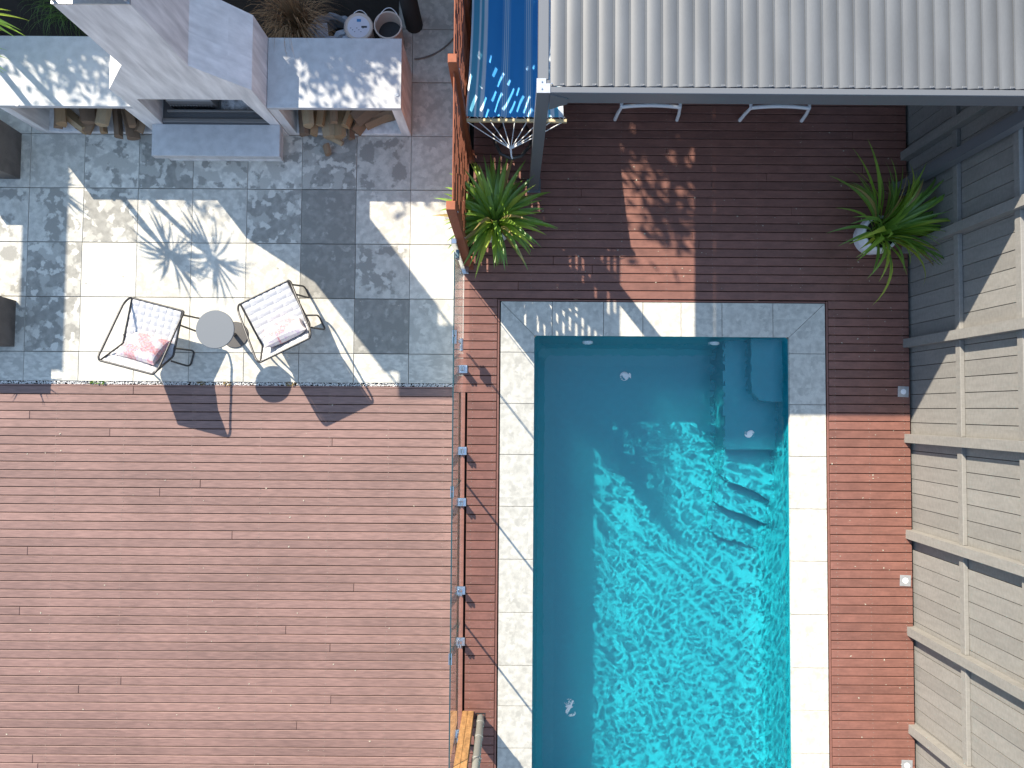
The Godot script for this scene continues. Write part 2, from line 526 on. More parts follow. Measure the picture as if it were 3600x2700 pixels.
func coping() -> void:
	var c := setting("pool_coping", "pale stone coping slabs framing the pool", "coping")
	var xo := -0.130; var xi := 0.240; var xj := 3.050; var xk := 3.444
	var zo := -1.192; var zi := -0.818
	var y := 0.0
	var up := func(px: float, pz: float, d: float) -> Vector3: return Vector3(px, y - d, pz)
	var slab := func(poly: Array, k: int) -> void:
		var m := Mesher.new()
		var flat := PackedVector2Array(poly)
		m.prism(flat, up, 0.04)
		# top face gets its own uv in metres along the slab
		for i in m.v.size():
			m.t[i] = Vector2(m.v[i].x * 1.6 + k * 0.37, m.v[i].z * 1.6 + k * 0.21)
		part("coping_slab", m.done(), M.coping[k % 4], c)
	var g := 0.003
	# mitred corners
	slab.call([Vector2(xo, zo + 0.002), Vector2(xi, zi + 0.002), Vector2(xi, -0.632 - g), Vector2(xo, -0.632 - g)], 0)
	slab.call([Vector2(xo + 0.004, zo), Vector2(0.436 - g, zo), Vector2(0.436 - g, zi), Vector2(xi + 0.004, zi)], 1)
	slab.call([Vector2(xk, zo + 0.002), Vector2(xk, -0.636 - g), Vector2(xj, -0.636 - g), Vector2(xj, zi + 0.002)], 2)
	slab.call([Vector2(2.872 + g, zo), Vector2(xk - 0.004, zo), Vector2(xj - 0.004, zi), Vector2(2.872 + g, zi)], 3)
	var top := [0.436, 1.003, 1.437, 1.858, 2.310, 2.872]
	for i in top.size() - 1:
		slab.call([Vector2(top[i] + g, zo), Vector2(top[i + 1] - g, zo), Vector2(top[i + 1] - g, zi), Vector2(top[i] + g, zi)], i)
	var left := [-0.632, -0.068, 0.492, 1.056, 1.629, 2.201, 2.769, 3.2, 3.647, 4.2, 4.68]
	var right := [-0.636, -0.076, 0.491, 1.061, 1.627, 2.202, 2.772, 3.223, 3.678, 4.2, 4.68]
	for i in left.size() - 1:
		slab.call([Vector2(xo, left[i] + g), Vector2(xi, left[i] + g), Vector2(xi, left[i + 1] - g), Vector2(xo, left[i + 1] - g)], i * 3 + 1)
		slab.call([Vector2(xj, right[i] + g), Vector2(xk, right[i] + g), Vector2(xk, right[i + 1] - g), Vector2(xj, right[i + 1] - g)], i * 3 + 2)
	for i in 6:
		var a := lerpf(xo, xk, i / 6.0); var b := lerpf(xo, xk, (i + 1) / 6.0)
		slab.call([Vector2(a + g, 4.68 + g), Vector2(b - g, 4.68 + g), Vector2(b - g, 5.06), Vector2(a + g, 5.06)], i)
	var bed := Mesher.new()
	for r in [[xo + 0.005, zo + 0.005, xi - 0.025, 5.05], [xj + 0.025, zo + 0.005, xk - 0.005, 5.05], [xi - 0.025, zo + 0.005, xj + 0.025, zi - 0.025], [xi - 0.025, 4.71, xj + 0.025, 5.05]]:
		bed.box(Vector3(r[0], -0.15, r[1]), Vector3(r[2], -0.0405, r[3]))
	part("grout_bed", bed.done(), mat(lin(0.55, 0.54, 0.5), 0.9), c)

func pool() -> void:
	var p := setting("swimming_pool", "teal fibreglass plunge pool with corner steps", "pool")
	var m := Mesher.new()
	# shell section: rim, wall, cove, floor; swept round a rounded rectangle
	var prof := [[0.0, -0.038], [0.004, -0.12], [0.05, -0.72], [0.09, -0.82], [0.17, -0.885], [0.30, -0.905]]
	var x0 := 0.222; var x1 := 3.068; var z0 := -0.836; var z1 := 4.69
	var ring := func(inset: float, y: float) -> Array:
		var out := []
		var r := 0.10
		for c in [[x0 + inset, z0 + inset, 1, 1, PI], [x1 - inset, z0 + inset, -1, 1, 1.5 * PI], [x1 - inset, z1 - inset, -1, -1, 0.0], [x0 + inset, z1 - inset, 1, -1, 0.5 * PI]]:
			for k in 7:
				var w: float = c[4] + k / 6.0 * PI / 2
				out.append(Vector3(c[0] + c[2] * r + cos(w) * r, y, c[1] + c[3] * r + sin(w) * r))
		return out
	var rings := []
	for q in prof:
		rings.append(ring.call(q[0], q[1]))
	for i in rings.size() - 1:
		for k in 28:
			var j := (k + 1) % 28
			m.quad(rings[i][k], rings[i + 1][k], rings[i + 1][j], rings[i][j])
	part("wall", m.done(), M.shell, p)
	var f := Mesher.new()
	var last: Array = rings[-1]
	for k in 28:
		f.tri(Vector3(1.65, -0.915, 1.9), last[k], last[(k + 1) % 28])
	part("floor", f.done(), M.shell, p)
	# corner seat, ledge and three bowed steps going down to the south
	var sink := func(px: float, pz: float, d: float) -> Vector3: return Vector3(px, -d, pz)
	var levels := [
		[0.22, [[2.70, -0.85], [2.70, -0.30], [2.72, -0.20], [2.79, -0.13], [2.90, -0.11], [3.08, -0.11], [3.08, -0.85]]],
		[0.40, [[2.44, -0.85], [2.44, 0.40], [2.47, 0.44], [3.08, 0.44], [3.08, -0.85]]],
		[0.54, [[2.46, 0.2], [2.45, 0.74], [2.52, 0.82], [2.66, 0.86], [2.82, 0.93], [3.07, 1.08], [3.07, 0.2]]],
		[0.68, [[2.43, 0.5], [2.42, 1.08], [2.50, 1.14], [2.64, 1.18], [2.80, 1.24], [3.06, 1.35], [3.06, 0.5]]],
		[0.82, [[2.40, 0.8], [2.37, 1.42], [2.45, 1.49], [2.60, 1.53], [2.78, 1.58], [3.05, 1.66], [3.05, 0.8]]],
	]
	for l in levels:
		var s := Mesher.new()
		var poly := PackedVector2Array()
		for q in l[1]:
			poly.append(Vector2(q[0], q[1]))
		var d: float = l[0]
		var base := func(px: float, pz: float, k: float) -> Vector3: return Vector3(px, -d - k, pz)
		s.prism(poly, base, 0.92 - d)
		part("step", s.done(), M.shell, p)
	for q in [[1.38, -0.895, -0.42, 0.055], [2.73, -0.395, 0.26, 0.045], [0.72, -0.905, 3.55, 0.06]]:
		var l := Mesher.new()
		l.lathe([Vector2(q[3], 0), Vector2(q[3], 0.008), Vector2(q[3] * 0.7, 0.016), Vector2(q[3] * 0.4, 0.012), Vector2(0.001, 0.012)], 20)
		part("drain_cover", l.done(), M.white_plastic, p, Vector3(q[0], q[1], q[2]))
	for x in [0.86, 2.30]:
		var l := Mesher.new()
		l.lathe([Vector2(0.06, 0), Vector2(0.06, 0.02), Vector2(0.03, 0.035), Vector2(0.001, 0.035)], 20)
		part("return_jet", l.done(), M.white_plastic, p, Vector3(x, -0.28, -0.785), Vector3(PI / 2, 0, 0))
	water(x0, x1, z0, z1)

func water(x0: float, x1: float, z0: float, z1: float) -> void:
	# the rippled surface: low waves, with caustic light imitated by clear and sun-blocking facets
	var step := 0.0078
	var nx := int((x1 - x0) / step); var nz := int((z1 - z0) / step)
	var wave := noise(FastNoiseLite.TYPE_SIMPLEX, 5.0, 2, 3)
	var cell := noise(FastNoiseLite.TYPE_CELLULAR, 7.6, 1, 5)
	cell.fractal_type = FastNoiseLite.FRACTAL_NONE
	cell.cellular_return_type = FastNoiseLite.RETURN_DISTANCE2_SUB
	cell.cellular_jitter = 0.95
	var bend := noise(FastNoiseLite.TYPE_SIMPLEX, 3.0, 2, 9)
	var level := -0.105
	var v := PackedVector3Array(); var n := PackedVector3Array()
	v.resize((nx + 1) * (nz + 1)); n.resize(v.size())
	var kind := PackedFloat32Array(); kind.resize(v.size())
	var amp := 0.0016
	for j in nz + 1:
		for i in nx + 1:
			var x := x0 + (x1 - x0) * i / nx; var z := z0 + (z1 - z0) * j / nz
			var k := j * (nx + 1) + i
			var h := wave.get_noise_2d(x, z)
			var hx := wave.get_noise_2d(x + 0.01, z); var hz := wave.get_noise_2d(x, z + 0.01)
			v[k] = Vector3(x, level + h * amp, z)
			n[k] = Vector3(-(hx - h) * amp / 0.01, 1, -(hz - h) * amp / 0.01).normalized()
			var wx := x + bend.get_noise_2d(x, z) * 0.05; var wz := z + bend.get_noise_2d(x + 40.0, z) * 0.05
			kind[k] = cell.get_noise_2d(wx, wz * 1.12) + 1.0
	var sun_pass := PackedInt32Array(); var sun_block := PackedInt32Array()  # facets that let sun through, and facets that block it, to pattern the floor
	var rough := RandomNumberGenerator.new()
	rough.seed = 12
	var pass_share := noise(FastNoiseLite.TYPE_SIMPLEX, 7.0, 2, 19)  # varies how many facets inside a cell let the sun through
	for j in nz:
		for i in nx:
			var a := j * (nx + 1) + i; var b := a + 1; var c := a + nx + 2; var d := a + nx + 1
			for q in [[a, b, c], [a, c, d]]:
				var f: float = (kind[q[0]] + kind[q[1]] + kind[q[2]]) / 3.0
				if f < 0.19 or rough.randf() < clampf(0.13 + 0.45 * pass_share.get_noise_2d(v[a].x, v[a].z), 0.0, 0.6):
					sun_pass.append(q[0]); sun_pass.append(q[1]); sun_pass.append(q[2])
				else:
					sun_block.append(q[0]); sun_block.append(q[1]); sun_block.append(q[2])
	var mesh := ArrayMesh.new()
	for idx in [sun_pass, sun_block]:
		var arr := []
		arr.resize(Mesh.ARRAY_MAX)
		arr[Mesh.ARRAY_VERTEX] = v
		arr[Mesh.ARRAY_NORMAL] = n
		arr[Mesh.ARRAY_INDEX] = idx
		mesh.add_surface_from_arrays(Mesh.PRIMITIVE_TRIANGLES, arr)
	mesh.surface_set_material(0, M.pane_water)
	mesh.surface_set_material(1, M.sunblock_water)
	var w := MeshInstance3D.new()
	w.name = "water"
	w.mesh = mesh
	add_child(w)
	w.set_meta("kind", "structure")
	w.set_meta("label", "rippling clear water filling the pool")
	w.set_meta("category", "water")

func fence() -> void:
	var f := thing("paling_fence", "grey painted paling fence with square posts beside the pool deck", "fence", Vector3(4.40, 0, 0))
	var z := -6.3
	while z < 6.2:
		var w := 0.147
		var hgt := 1.9 + rng.randf_range(-0.005, 0.005)
		part("paling", block(Vector3(0.018, hgt, w), 0.002), M.fence[rng.randi() % 5], f, Vector3(0.013 + rng.randf_range(-0.0015, 0.0015), -0.14, z), Vector3(0, 0, rng.randf_range(-0.002, 0.002)))
		z += 0.1545
	var posts := []
	for k in range(-3, 7):
		posts.append(-0.76 + 1.043 * k)
	for pz in posts:
		part("post", block(Vector3(0.094, 1.95, 0.094), 0.005), M.fence[rng.randi() % 5], f, Vector3(-0.049, -0.14, pz))
	for k in posts.size() - 1:
		for y in [0.80, 1.62]:
			var ln: float = posts[k + 1] - posts[k] - 0.097
			part("rail", block(Vector3(0.042, 0.07, ln), 0.004), M.fence[rng.randi() % 5], f, Vector3(-0.020, y, (posts[k] + posts[k + 1]) / 2))

func fireplace() -> void:
	var f := thing("outdoor_fireplace", "white rendered outdoor fireplace with a tapering shoulder and tall flue", "fireplace", Vector3(-3.19, 0, -3.03))
	var poly := PackedVector2Array([Vector2(-0.68, 0), Vector2(-0.68, 1.09), Vector2(-0.30, 1.55), Vector2(0.29, 1.55), Vector2(0.68, 1.09), Vector2(0.68, 0),
		Vector2(0.575, 0), Vector2(0.575, 0.32), Vector2(0.50, 0.88), Vector2(-0.53, 0.88), Vector2(-0.575, 0.32), Vector2(-0.575, 0)])
	var b := Mesher.new()
	b.prism(poly, func(px: float, py: float, d: float) -> Vector3: return Vector3(px, py, -d), 0.73)
	part("body", b.done(), M.render, f)
	for c in [[-0.29, -0.03], [0.26, -0.03], [-0.29, -0.72], [0.26, -0.72]]:
		span("cap_bracket", Vector3(c[0], 2.476, c[1]), Vector3(c[0] + 0.02, 2.699, c[1] + 0.02), M.zinc, f)
	span("cap_plate", Vector3(-0.33, 2.70, -0.76), Vector3(0.32, 2.72, 0.03), M.zinc, f)
	var rim := Mesher.new()
	for r in [[-0.302, -0.04, 0.292, 0.004], [-0.302, -0.73, 0.292, -0.69], [-0.302, -0.69, -0.262, -0.04], [0.252, -0.69, 0.292, -0.04]]:
		rim.box(Vector3(r[0], 2.4605, r[1]), Vector3(r[2], 2.475, r[3]))
	part("flue_rim", rim.done(), M.zinc, f)
	# the flue is four walls round an open shaft
	span("flue_wall", Vector3(-0.30, 1.549, -0.06), Vector3(0.29, 2.46, 0.0), M.render, f, 0.0)
	span("flue_wall", Vector3(-0.30, 1.549, -0.73), Vector3(0.29, 2.46, -0.67), M.render, f, 0.0)
	span("flue_wall", Vector3(-0.30, 1.549, -0.67), Vector3(-0.24, 2.46, -0.06), M.render, f, 0.0)
	span("flue_wall", Vector3(0.23, 1.549, -0.67), Vector3(0.29, 2.46, -0.06), M.render, f, 0.0)
	# hearth
	span("hearth_slab", Vector3(-0.685, 0.215, 0.002), Vector3(0.685, 0.30, 0.345), M.concrete, f, 0.004)
	span("hearth_plinth", Vector3(-0.62, 0.0, 0.002), Vector3(0.62, 0.214, 0.29), M.render, f)
	# firebox
	span("firebox_back", Vector3(-0.574, 0.22, -0.70), Vector3(0.574, 0.879, -0.62), mat(lin(0.05, 0.047, 0.044), 0.7), f)
	span("firebox_floor", Vector3(-0.574, 0.22, -0.62), Vector3(0.574, 0.295, -0.002), mat(lin(0.10, 0.10, 0.10), 0.7), f)
	var steel_dark := mat(lin(0.30, 0.30, 0.295), 0.4)
	steel_dark.metallic = 0.7
	span("surround_rail", Vector3(-0.56, 0.2955, -0.05), Vector3(0.56, 0.325, -0.012), steel_dark, f)
	span("surround_rail", Vector3(-0.50, 0.2955, -0.13), Vector3(0.52, 0.36, -0.11), steel_dark, f)
	span("burner_box", Vector3(-0.46, 0.2955, -0.42), Vector3(0.02, 0.48, -0.17), steel_dark, f, 0.01)
	var dial := Mesher.new()
	dial.lathe([Vector2(0.035, 0), Vector2(0.035, 0.02), Vector2(0.02, 0.022), Vector2(0.001, 0.022)], 18)
	part("dial", dial.done(), M.steel, f, Vector3(-0.20, 0.481, -0.28))
	for k in 15:
		span("grate_bar", Vector3(-0.45 + k * 0.031, 0.2957, -0.165), Vector3(-0.438 + k * 0.031, 0.40, -0.152), M.steel, f, 0.001)
	var ash := Mesher.new()
	var an := noise(FastNoiseLite.TYPE_SIMPLEX, 14.0, 3, 8)
	for i in 16:
		for j in 12:
			var c := []
			for d in [[0, 0], [1, 0], [1, 1], [0, 1]]:
				var ax: float = 0.05 + (i + d[0]) / 16.0 * 0.48; var az: float = -0.58 + (j + d[1]) / 12.0 * 0.42
				var e := minf(minf(i + d[0], 16 - i - d[0]), minf(j + d[1], 12 - j - d[1])) / 4.0
				c.append(Vector3(ax, 0.297 + minf(e, 1.0) * (0.05 + 0.05 * an.get_noise_2d(ax, az)), az))
			ash.quad(c[0], c[1], c[2], c[3])
	part("ash_heap", ash.done(), mat(lin(0.55, 0.55, 0.56), 0.95, speckle_texture(128, 4, 0.4, 0.6, 0.02), Vector3(4, 4, 4)), f)
	firewood_bench("rendered firewood bench with log bay between fireplace and screen", -2.505, -1.146, 1.0)
	firewood_bench("rendered firewood bench with log bay beside the dark planters", -5.25, -3.875, -1.0)
	logs()

func firewood_bench(label: String, x0: float, x1: float, side: float) -> void:
	var w := x1 - x0
	var b := thing("firewood_bench", label, "bench", Vector3((x0 + x1) / 2, 0, -3.035), 0.0, "firewood benches")
	var h := w / 2
	span("top_slab", Vector3(-h, 0.655, -0.725), Vector3(h, 0.70, 0.0), M.concrete, b, 0.004)
	span("side_wall", Vector3(-h + 0.002, 0, -0.72), Vector3(-h + 0.10, 0.654, -0.003), M.render, b)
	span("side_wall", Vector3(h - 0.10, 0, -0.72), Vector3(h - 0.002, 0.654, -0.003), M.render, b)
	span("back_wall", Vector3(-h + 0.101, 0, -0.72), Vector3(h - 0.101, 0.653, -0.62), M.render, b)
	span("plinth", Vector3(-h + 0.101, 0, -0.619), Vector3(h - 0.101, 0.055, -0.004), M.render, b)
	var l := Mesher.new()
	l.lathe([Vector2(0.018, 0), Vector2(0.018, 0.006), Vector2(0.001, 0.006)], 14)
	part("cover_cap", l.done(), M.zinc, b, Vector3(side * (h - 0.04) if side > 0 else -h + 0.22, 0.701, -0.14 if side > 0 else -0.012))

func log_mesh(kind: int) -> ArrayMesh:
	# a split billet: wedge cut from a round, slightly twisted along its length
	var m := Mesher.new()
	var q := RandomNumberGenerator.new()
	q.seed = 900 + kind
	var sec := PackedVector2Array()
	var span_ang := q.randf_range(1.5, 3.4)
	var r := q.randf_range(0.070, 0.105)
	sec.append(Vector2(q.randf_range(-0.01, 0.01), -r * 0.4))
	for k in 7:
		var w := -span_ang / 2 + span_ang * k / 6.0 + PI / 2
		sec.append(Vector2(cos(w), sin(w)) * r * q.randf_range(0.9, 1.06) - Vector2(0, r * 0.3))
	var ln := q.randf_range(0.26, 0.36)
	var bow := q.randf_range(-0.015, 0.015)
	var rows := []
	for i in 5:
		var t := i / 4.0
		var row := []
		for s in sec:
			row.append(Vector3(s.x * (1 - 0.15 * t) + bow * sin(t * PI), s.y + q.randf_range(-0.002, 0.002), (t - 0.5) * ln))
		rows.append(row)
	for i in 4:
		for k in sec.size():
			var j := (k + 1) % sec.size()
			m.quad(rows[i][k], rows[i][j], rows[i + 1][j], rows[i + 1][k])
	for k in range(1, sec.size() - 1):
		m.tri(rows[0][0], rows[0][k], rows[0][k + 1])
		m.tri(rows[4][0], rows[4][k + 1], rows[4][k])
	return m.done()

func logs() -> void:
	var kinds := []
	for k in 6:
		kinds.append(log_mesh(k))
	var names := ["pale freshly split", "brown split", "dark weathered", "honey coloured split"]
	# x, y, z, yaw, roll, shape, tone
	var right := [
		[-2.30, 0.13, -3.14, 0.05, 0.4, 0, 2], [-2.16, 0.14, -3.12, -0.10, 2.0, 1, 0], [-2.03, 0.13, -3.15, 0.12, 3.1, 2, 3], [-1.90, 0.13, -3.13, 0.0, 0.9, 3, 0],
		[-1.78, 0.14, -3.09, 0.08, 1.4, 4, 2], [-1.66, 0.13, -3.17, -0.5, 2.2, 5, 1], [-1.50, 0.13, -3.18, -1.1, 0.2, 0, 1], [-1.36, 0.13, -3.22, -1.3, 1.9, 2, 2],
		[-2.22, 0.26, -3.20, 0.1, 1.0, 3, 3], [-2.07, 0.26, -3.19, -0.1, 2.6, 4, 0], [-1.93, 0.26, -3.20, 0.06, 0.5, 1, 1], [-1.76, 0.26, -3.19, -0.3, 1.7, 5, 0], [-1.58, 0.26, -3.22, -0.9, 2.5, 2, 2],
	]
	var left := [
		[-4.98, 0.13, -3.18, 0.02, 0.4, 1, 1], [-4.82, 0.12, -3.15, 0.9, 2.0, 2, 3], [-4.66, 0.13, -3.16, -0.3, 3.1, 3, 1], [-4.50, 0.13, -3.14, 0.15, 0.9, 4, 0],
		[-4.34, 0.13, -3.12, 0.10, 1.4, 5, 2], [-4.20, 0.14, -3.08, 0.22, 2.2, 0, 2], [-4.06, 0.13, -3.13, -0.2, 0.2, 1, 1],
		[-4.88, 0.25, -3.20, 0.1, 1.0, 3, 0], [-4.62, 0.25, -3.21, 0.2, 2.6, 0, 2], [-4.40, 0.26, -3.20, -0.15, 0.5, 2, 3], [-4.14, 0.26, -3.16, 0.3, 1.7, 4, 1],
	]
	for set_of in [[right, "in the log bay beside the screen"], [left, "in the log bay beside the planters"]]:
		for d in set_of[0]:
			var o := thing("firewood_log", "%s log %s %s" % [names[d[6]], "lying on top" if d[1] > 0.2 else "on the floor", set_of[1]], "log", Vector3(d[0], d[1], d[2]), d[3], "logs stacked %s" % set_of[1])
			part("split_billet", kinds[d[5]], M.split[d[6]], o, Vector3.ZERO, Vector3(0, 0, d[4]))
	var loose := [[-1.98, 0.035, -2.97, 1.1, 0.2, 1, 3, "thin splinter of firewood lying on the pavers before the log bay"], [-2.06, 0.04, -2.86, 0.3, 1.0, 2, 1, "small offcut of firewood lying loose beside the hearth slab"]]
	for d in loose:
		var o := thing("firewood_offcut", d[7], "log", Vector3(d[0], d[1], d[2]), d[3])
		var s := part("split_billet", kinds[d[5]], M.split[d[6]], o, Vector3.ZERO, Vector3(0, 0, d[4]))
		s.scale = Vector3(0.55, 0.5, 0.7) if d[5] == 1 else Vector3(0.6, 0.6, 0.30)

func pergola() -> void:
	var p := thing("louvred_pergola", "grey steel pergola with closed curved roof louvres", "pergola")
	var y := 2.34
	var zs := -2.433; var zn := -6.4; var xw := 0.172; var xe := 4.335
	span("beam", Vector3(xw + 0.1035, y - 0.17, zs - 0.052), Vector3(xe - 0.1, y, zs - 0.002), M.pergola, p, 0.004)
	span("beam", Vector3(xw + 0.1035, y - 0.17, zn), Vector3(xe - 0.1, y, zn + 0.09), M.pergola, p, 0.004)
	span("beam", Vector3(xw + 0.012, y - 0.17, zn), Vector3(xw + 0.092, y, zs - 0.104), M.pergola, p, 0.004)
	span("beam", Vector3(xe - 0.098, y - 0.17, zn), Vector3(xe - 0.01, y, zs - 0.104), M.pergola, p, 0.004)
	for c in [[xw, zs], [xe - 0.1, zs], [xw, zn + 0.1], [xe - 0.1, zn + 0.1]]:
		var post := span("post", Vector3(c[0], 0.012, c[1] - 0.1025), Vector3(c[0] + 0.1025, y - 0.001, c[1]), M.pergola, p, 0.002)
		var plate := part("base_plate", block(Vector3(0.155, 0.011, 0.155), 0.002), M.pergola, p, Vector3(c[0] + 0.051, 0.0015, c[1] - 0.051))
		for s in [[-1, -1], [1, -1], [1, 1], [-1, 1]]:
			var bolt := Mesher.new()
			bolt.lathe([Vector2(0.010, 0), Vector2(0.010, 0.008), Vector2(0.001, 0.009)], 6)
			part("bolt", bolt.done(), M.steel, plate, Vector3(s[0] * 0.062, 0.0112, s[1] * 0.062))
	# galvanised corner bracket on top and the shaped gusset below the beam
	var br := thing_part_bracket(xw, zs, y)
	part("corner_bracket", br, M.zinc, p)
	for s in [[0.04, -0.03], [0.04, -0.085], [0.115, -0.07]]:
		var bolt := Mesher.new()
		bolt.lathe([Vector2(0.006, 0), Vector2(0.006, 0.006), Vector2(0.001, 0.007)], 6)
		part("bolt", bolt.done(), M.steel, p, Vector3(xw + s[0], y + 0.006, zs + s[1]))
	var gus := Mesher.new()
	gus.prism(PackedVector2Array([Vector2(xw + 0.104, y - 0.015), Vector2(xw + 0.25, y - 0.09), Vector2(xw + 0.25, y - 0.18), Vector2(xw + 0.13, y - 0.27), Vector2(xw + 0.104, y - 0.28)]), func(a: float, b: float, d: float) -> Vector3: return Vector3(a, b, zs - 0.001 - d + 0.006), 0.006)
	part("gusset", gus.done(), M.pergola, p)
	# louvre blades
	var pitch := 0.1235
	var blade := Mesher.new()
	var n := 8
	var z0 := zs - 0.056; var z1 := zn + 0.10
	var prof := []
	var nrm := []
	for k in n + 1:
		var t := float(k) / n
		prof.append(Vector2(t * 0.112, 0.014 * sin(t * PI * 0.86) - 0.008 * t))
		nrm.append(Vector2(-(0.014 * PI * 0.86 * cos(t * PI * 0.86) - 0.008) / 0.112, 1).normalized())
	for k in n:
		var a: Vector2 = prof[k]; var b: Vector2 = prof[k + 1]
		var na := Vector3(nrm[k].x, nrm[k].y, 0); var nb := Vector3(nrm[k + 1].x, nrm[k + 1].y, 0)
		var p0 := Vector3(a.x, a.y, z0); var p1 := Vector3(b.x, b.y, z0); var p2 := Vector3(b.x, b.y, z1); var p3 := Vector3(a.x, a.y, z1)
		blade.smooth(p0, p3, p2, na, na, nb)
		blade.smooth(p0, p2, p1, na, nb, nb)
		blade.quad(p0 - Vector3.UP * 0.012, p1 - Vector3.UP * 0.012, p2 - Vector3.UP * 0.012, p3 - Vector3.UP * 0.012)
		blade.quad(p0, p1, p1 - Vector3.UP * 0.012, p0 - Vector3.UP * 0.012)
	blade.box(Vector3(0.1125, -0.026, z1), Vector3(0.1215, 0.004, z0))
	blade.quad(Vector3(0, -0.012, z0), Vector3(0, -0.012, z1), Vector3(0, 0, z1), Vector3(0, 0, z0))
	var bm := blade.done()
	var clip := Mesher.new()
	clip.box(Vector3(-0.018, 0, -0.018), Vector3(0.006, 0.008, 0.0), 0.002)
	clip.lathe([Vector2(0.007, 0), Vector2(0.007, 0.012), Vector2(0.001, 0.014)], 8, Vector3(0.010, 0, -0.008))
	var cm := clip.done()
	var x := xw + 0.106
	while x < xe - 0.2:
		var lv := part("louvre", bm, M.louvre, p, Vector3(x, y - 0.004 + rng.randf_range(-0.001, 0.001), 0))
		part("end_clip", cm, M.pergola, lv, Vector3(0.092, 0.002, z0 - 0.001))
		x += pitch

func thing_part_bracket(xw: float, zs: float, y: float) -> ArrayMesh:
	var m := Mesher.new()
	m.prism(PackedVector2Array([Vector2(xw - 0.001, zs - 0.112), Vector2(xw + 0.072, zs - 0.112), Vector2(xw + 0.072, zs - 0.072), Vector2(xw + 0.104, zs - 0.072), Vector2(xw + 0.104, zs + 0.001), Vector2(xw - 0.001, zs + 0.001)]), func(a: float, b: float, d: float) -> Vector3: return Vector3(a, y + 0.006 - d, b), 0.005)
	return m.done()

func screen() -> void:
	var s := thing("privacy_screen", "rust brown metal privacy screen with slotted panels between square posts", "screen", Vector3(-0.497, 0, 0))
	var posts := [-1.615, -2.807, -4.0, -5.19, -6.38]
	for z in posts:
		var post := part("post", block(Vector3(0.076, 2.128, 0.076), 0.006), M.rust, s, Vector3(0, 0.012, z))
		part("base_plate", block(Vector3(0.10, 0.01, 0.15), 0.001), M.rust, s, Vector3(0.01, 0.0015, z))
		for k in [0.35, 1.1, 1.95]:
			var bolt := Mesher.new()
			bolt.lathe([Vector2(0.007, 0), Vector2(0.007, 0.006), Vector2(0.001, 0.008)], 8)
			part("bolt", bolt.done(), M.steel, post, Vector3(0.038, k, 0.0), Vector3(0, 0, -PI / 2))
	var q := RandomNumberGenerator.new()
	q.seed = 77
	for k in posts.size() - 1:
		var za: float = posts[k + 1] + 0.042; var zb: float = posts[k] - 0.042
		var m := Mesher.new()
		var y := 0.10
		var top := 2.0
		# one laser-cut sheet: full strips, and rows of horizontal slots between them
		while y < top:
			var h := minf(0.052, top - y)
			m.box(Vector3(-0.004, y, za), Vector3(0.004, y + h, zb))
			y += h
			if y + 0.05 > top:
				break
			var z := za
			var solid := true
			while z < zb - 0.001:
				var ln := q.randf_range(0.05, 0.20) if solid else q.randf_range(0.10, 0.42)
				var e := minf(z + ln, zb)
				if zb - e < 0.06:
					e = zb; solid = true
				if solid:
					m.box(Vector3(-0.004, y, z), Vector3(0.004, y + 0.032, e))
				z = e
				solid = not solid
			y += 0.032
		part("slotted_panel", m.done(), M.rust, s)

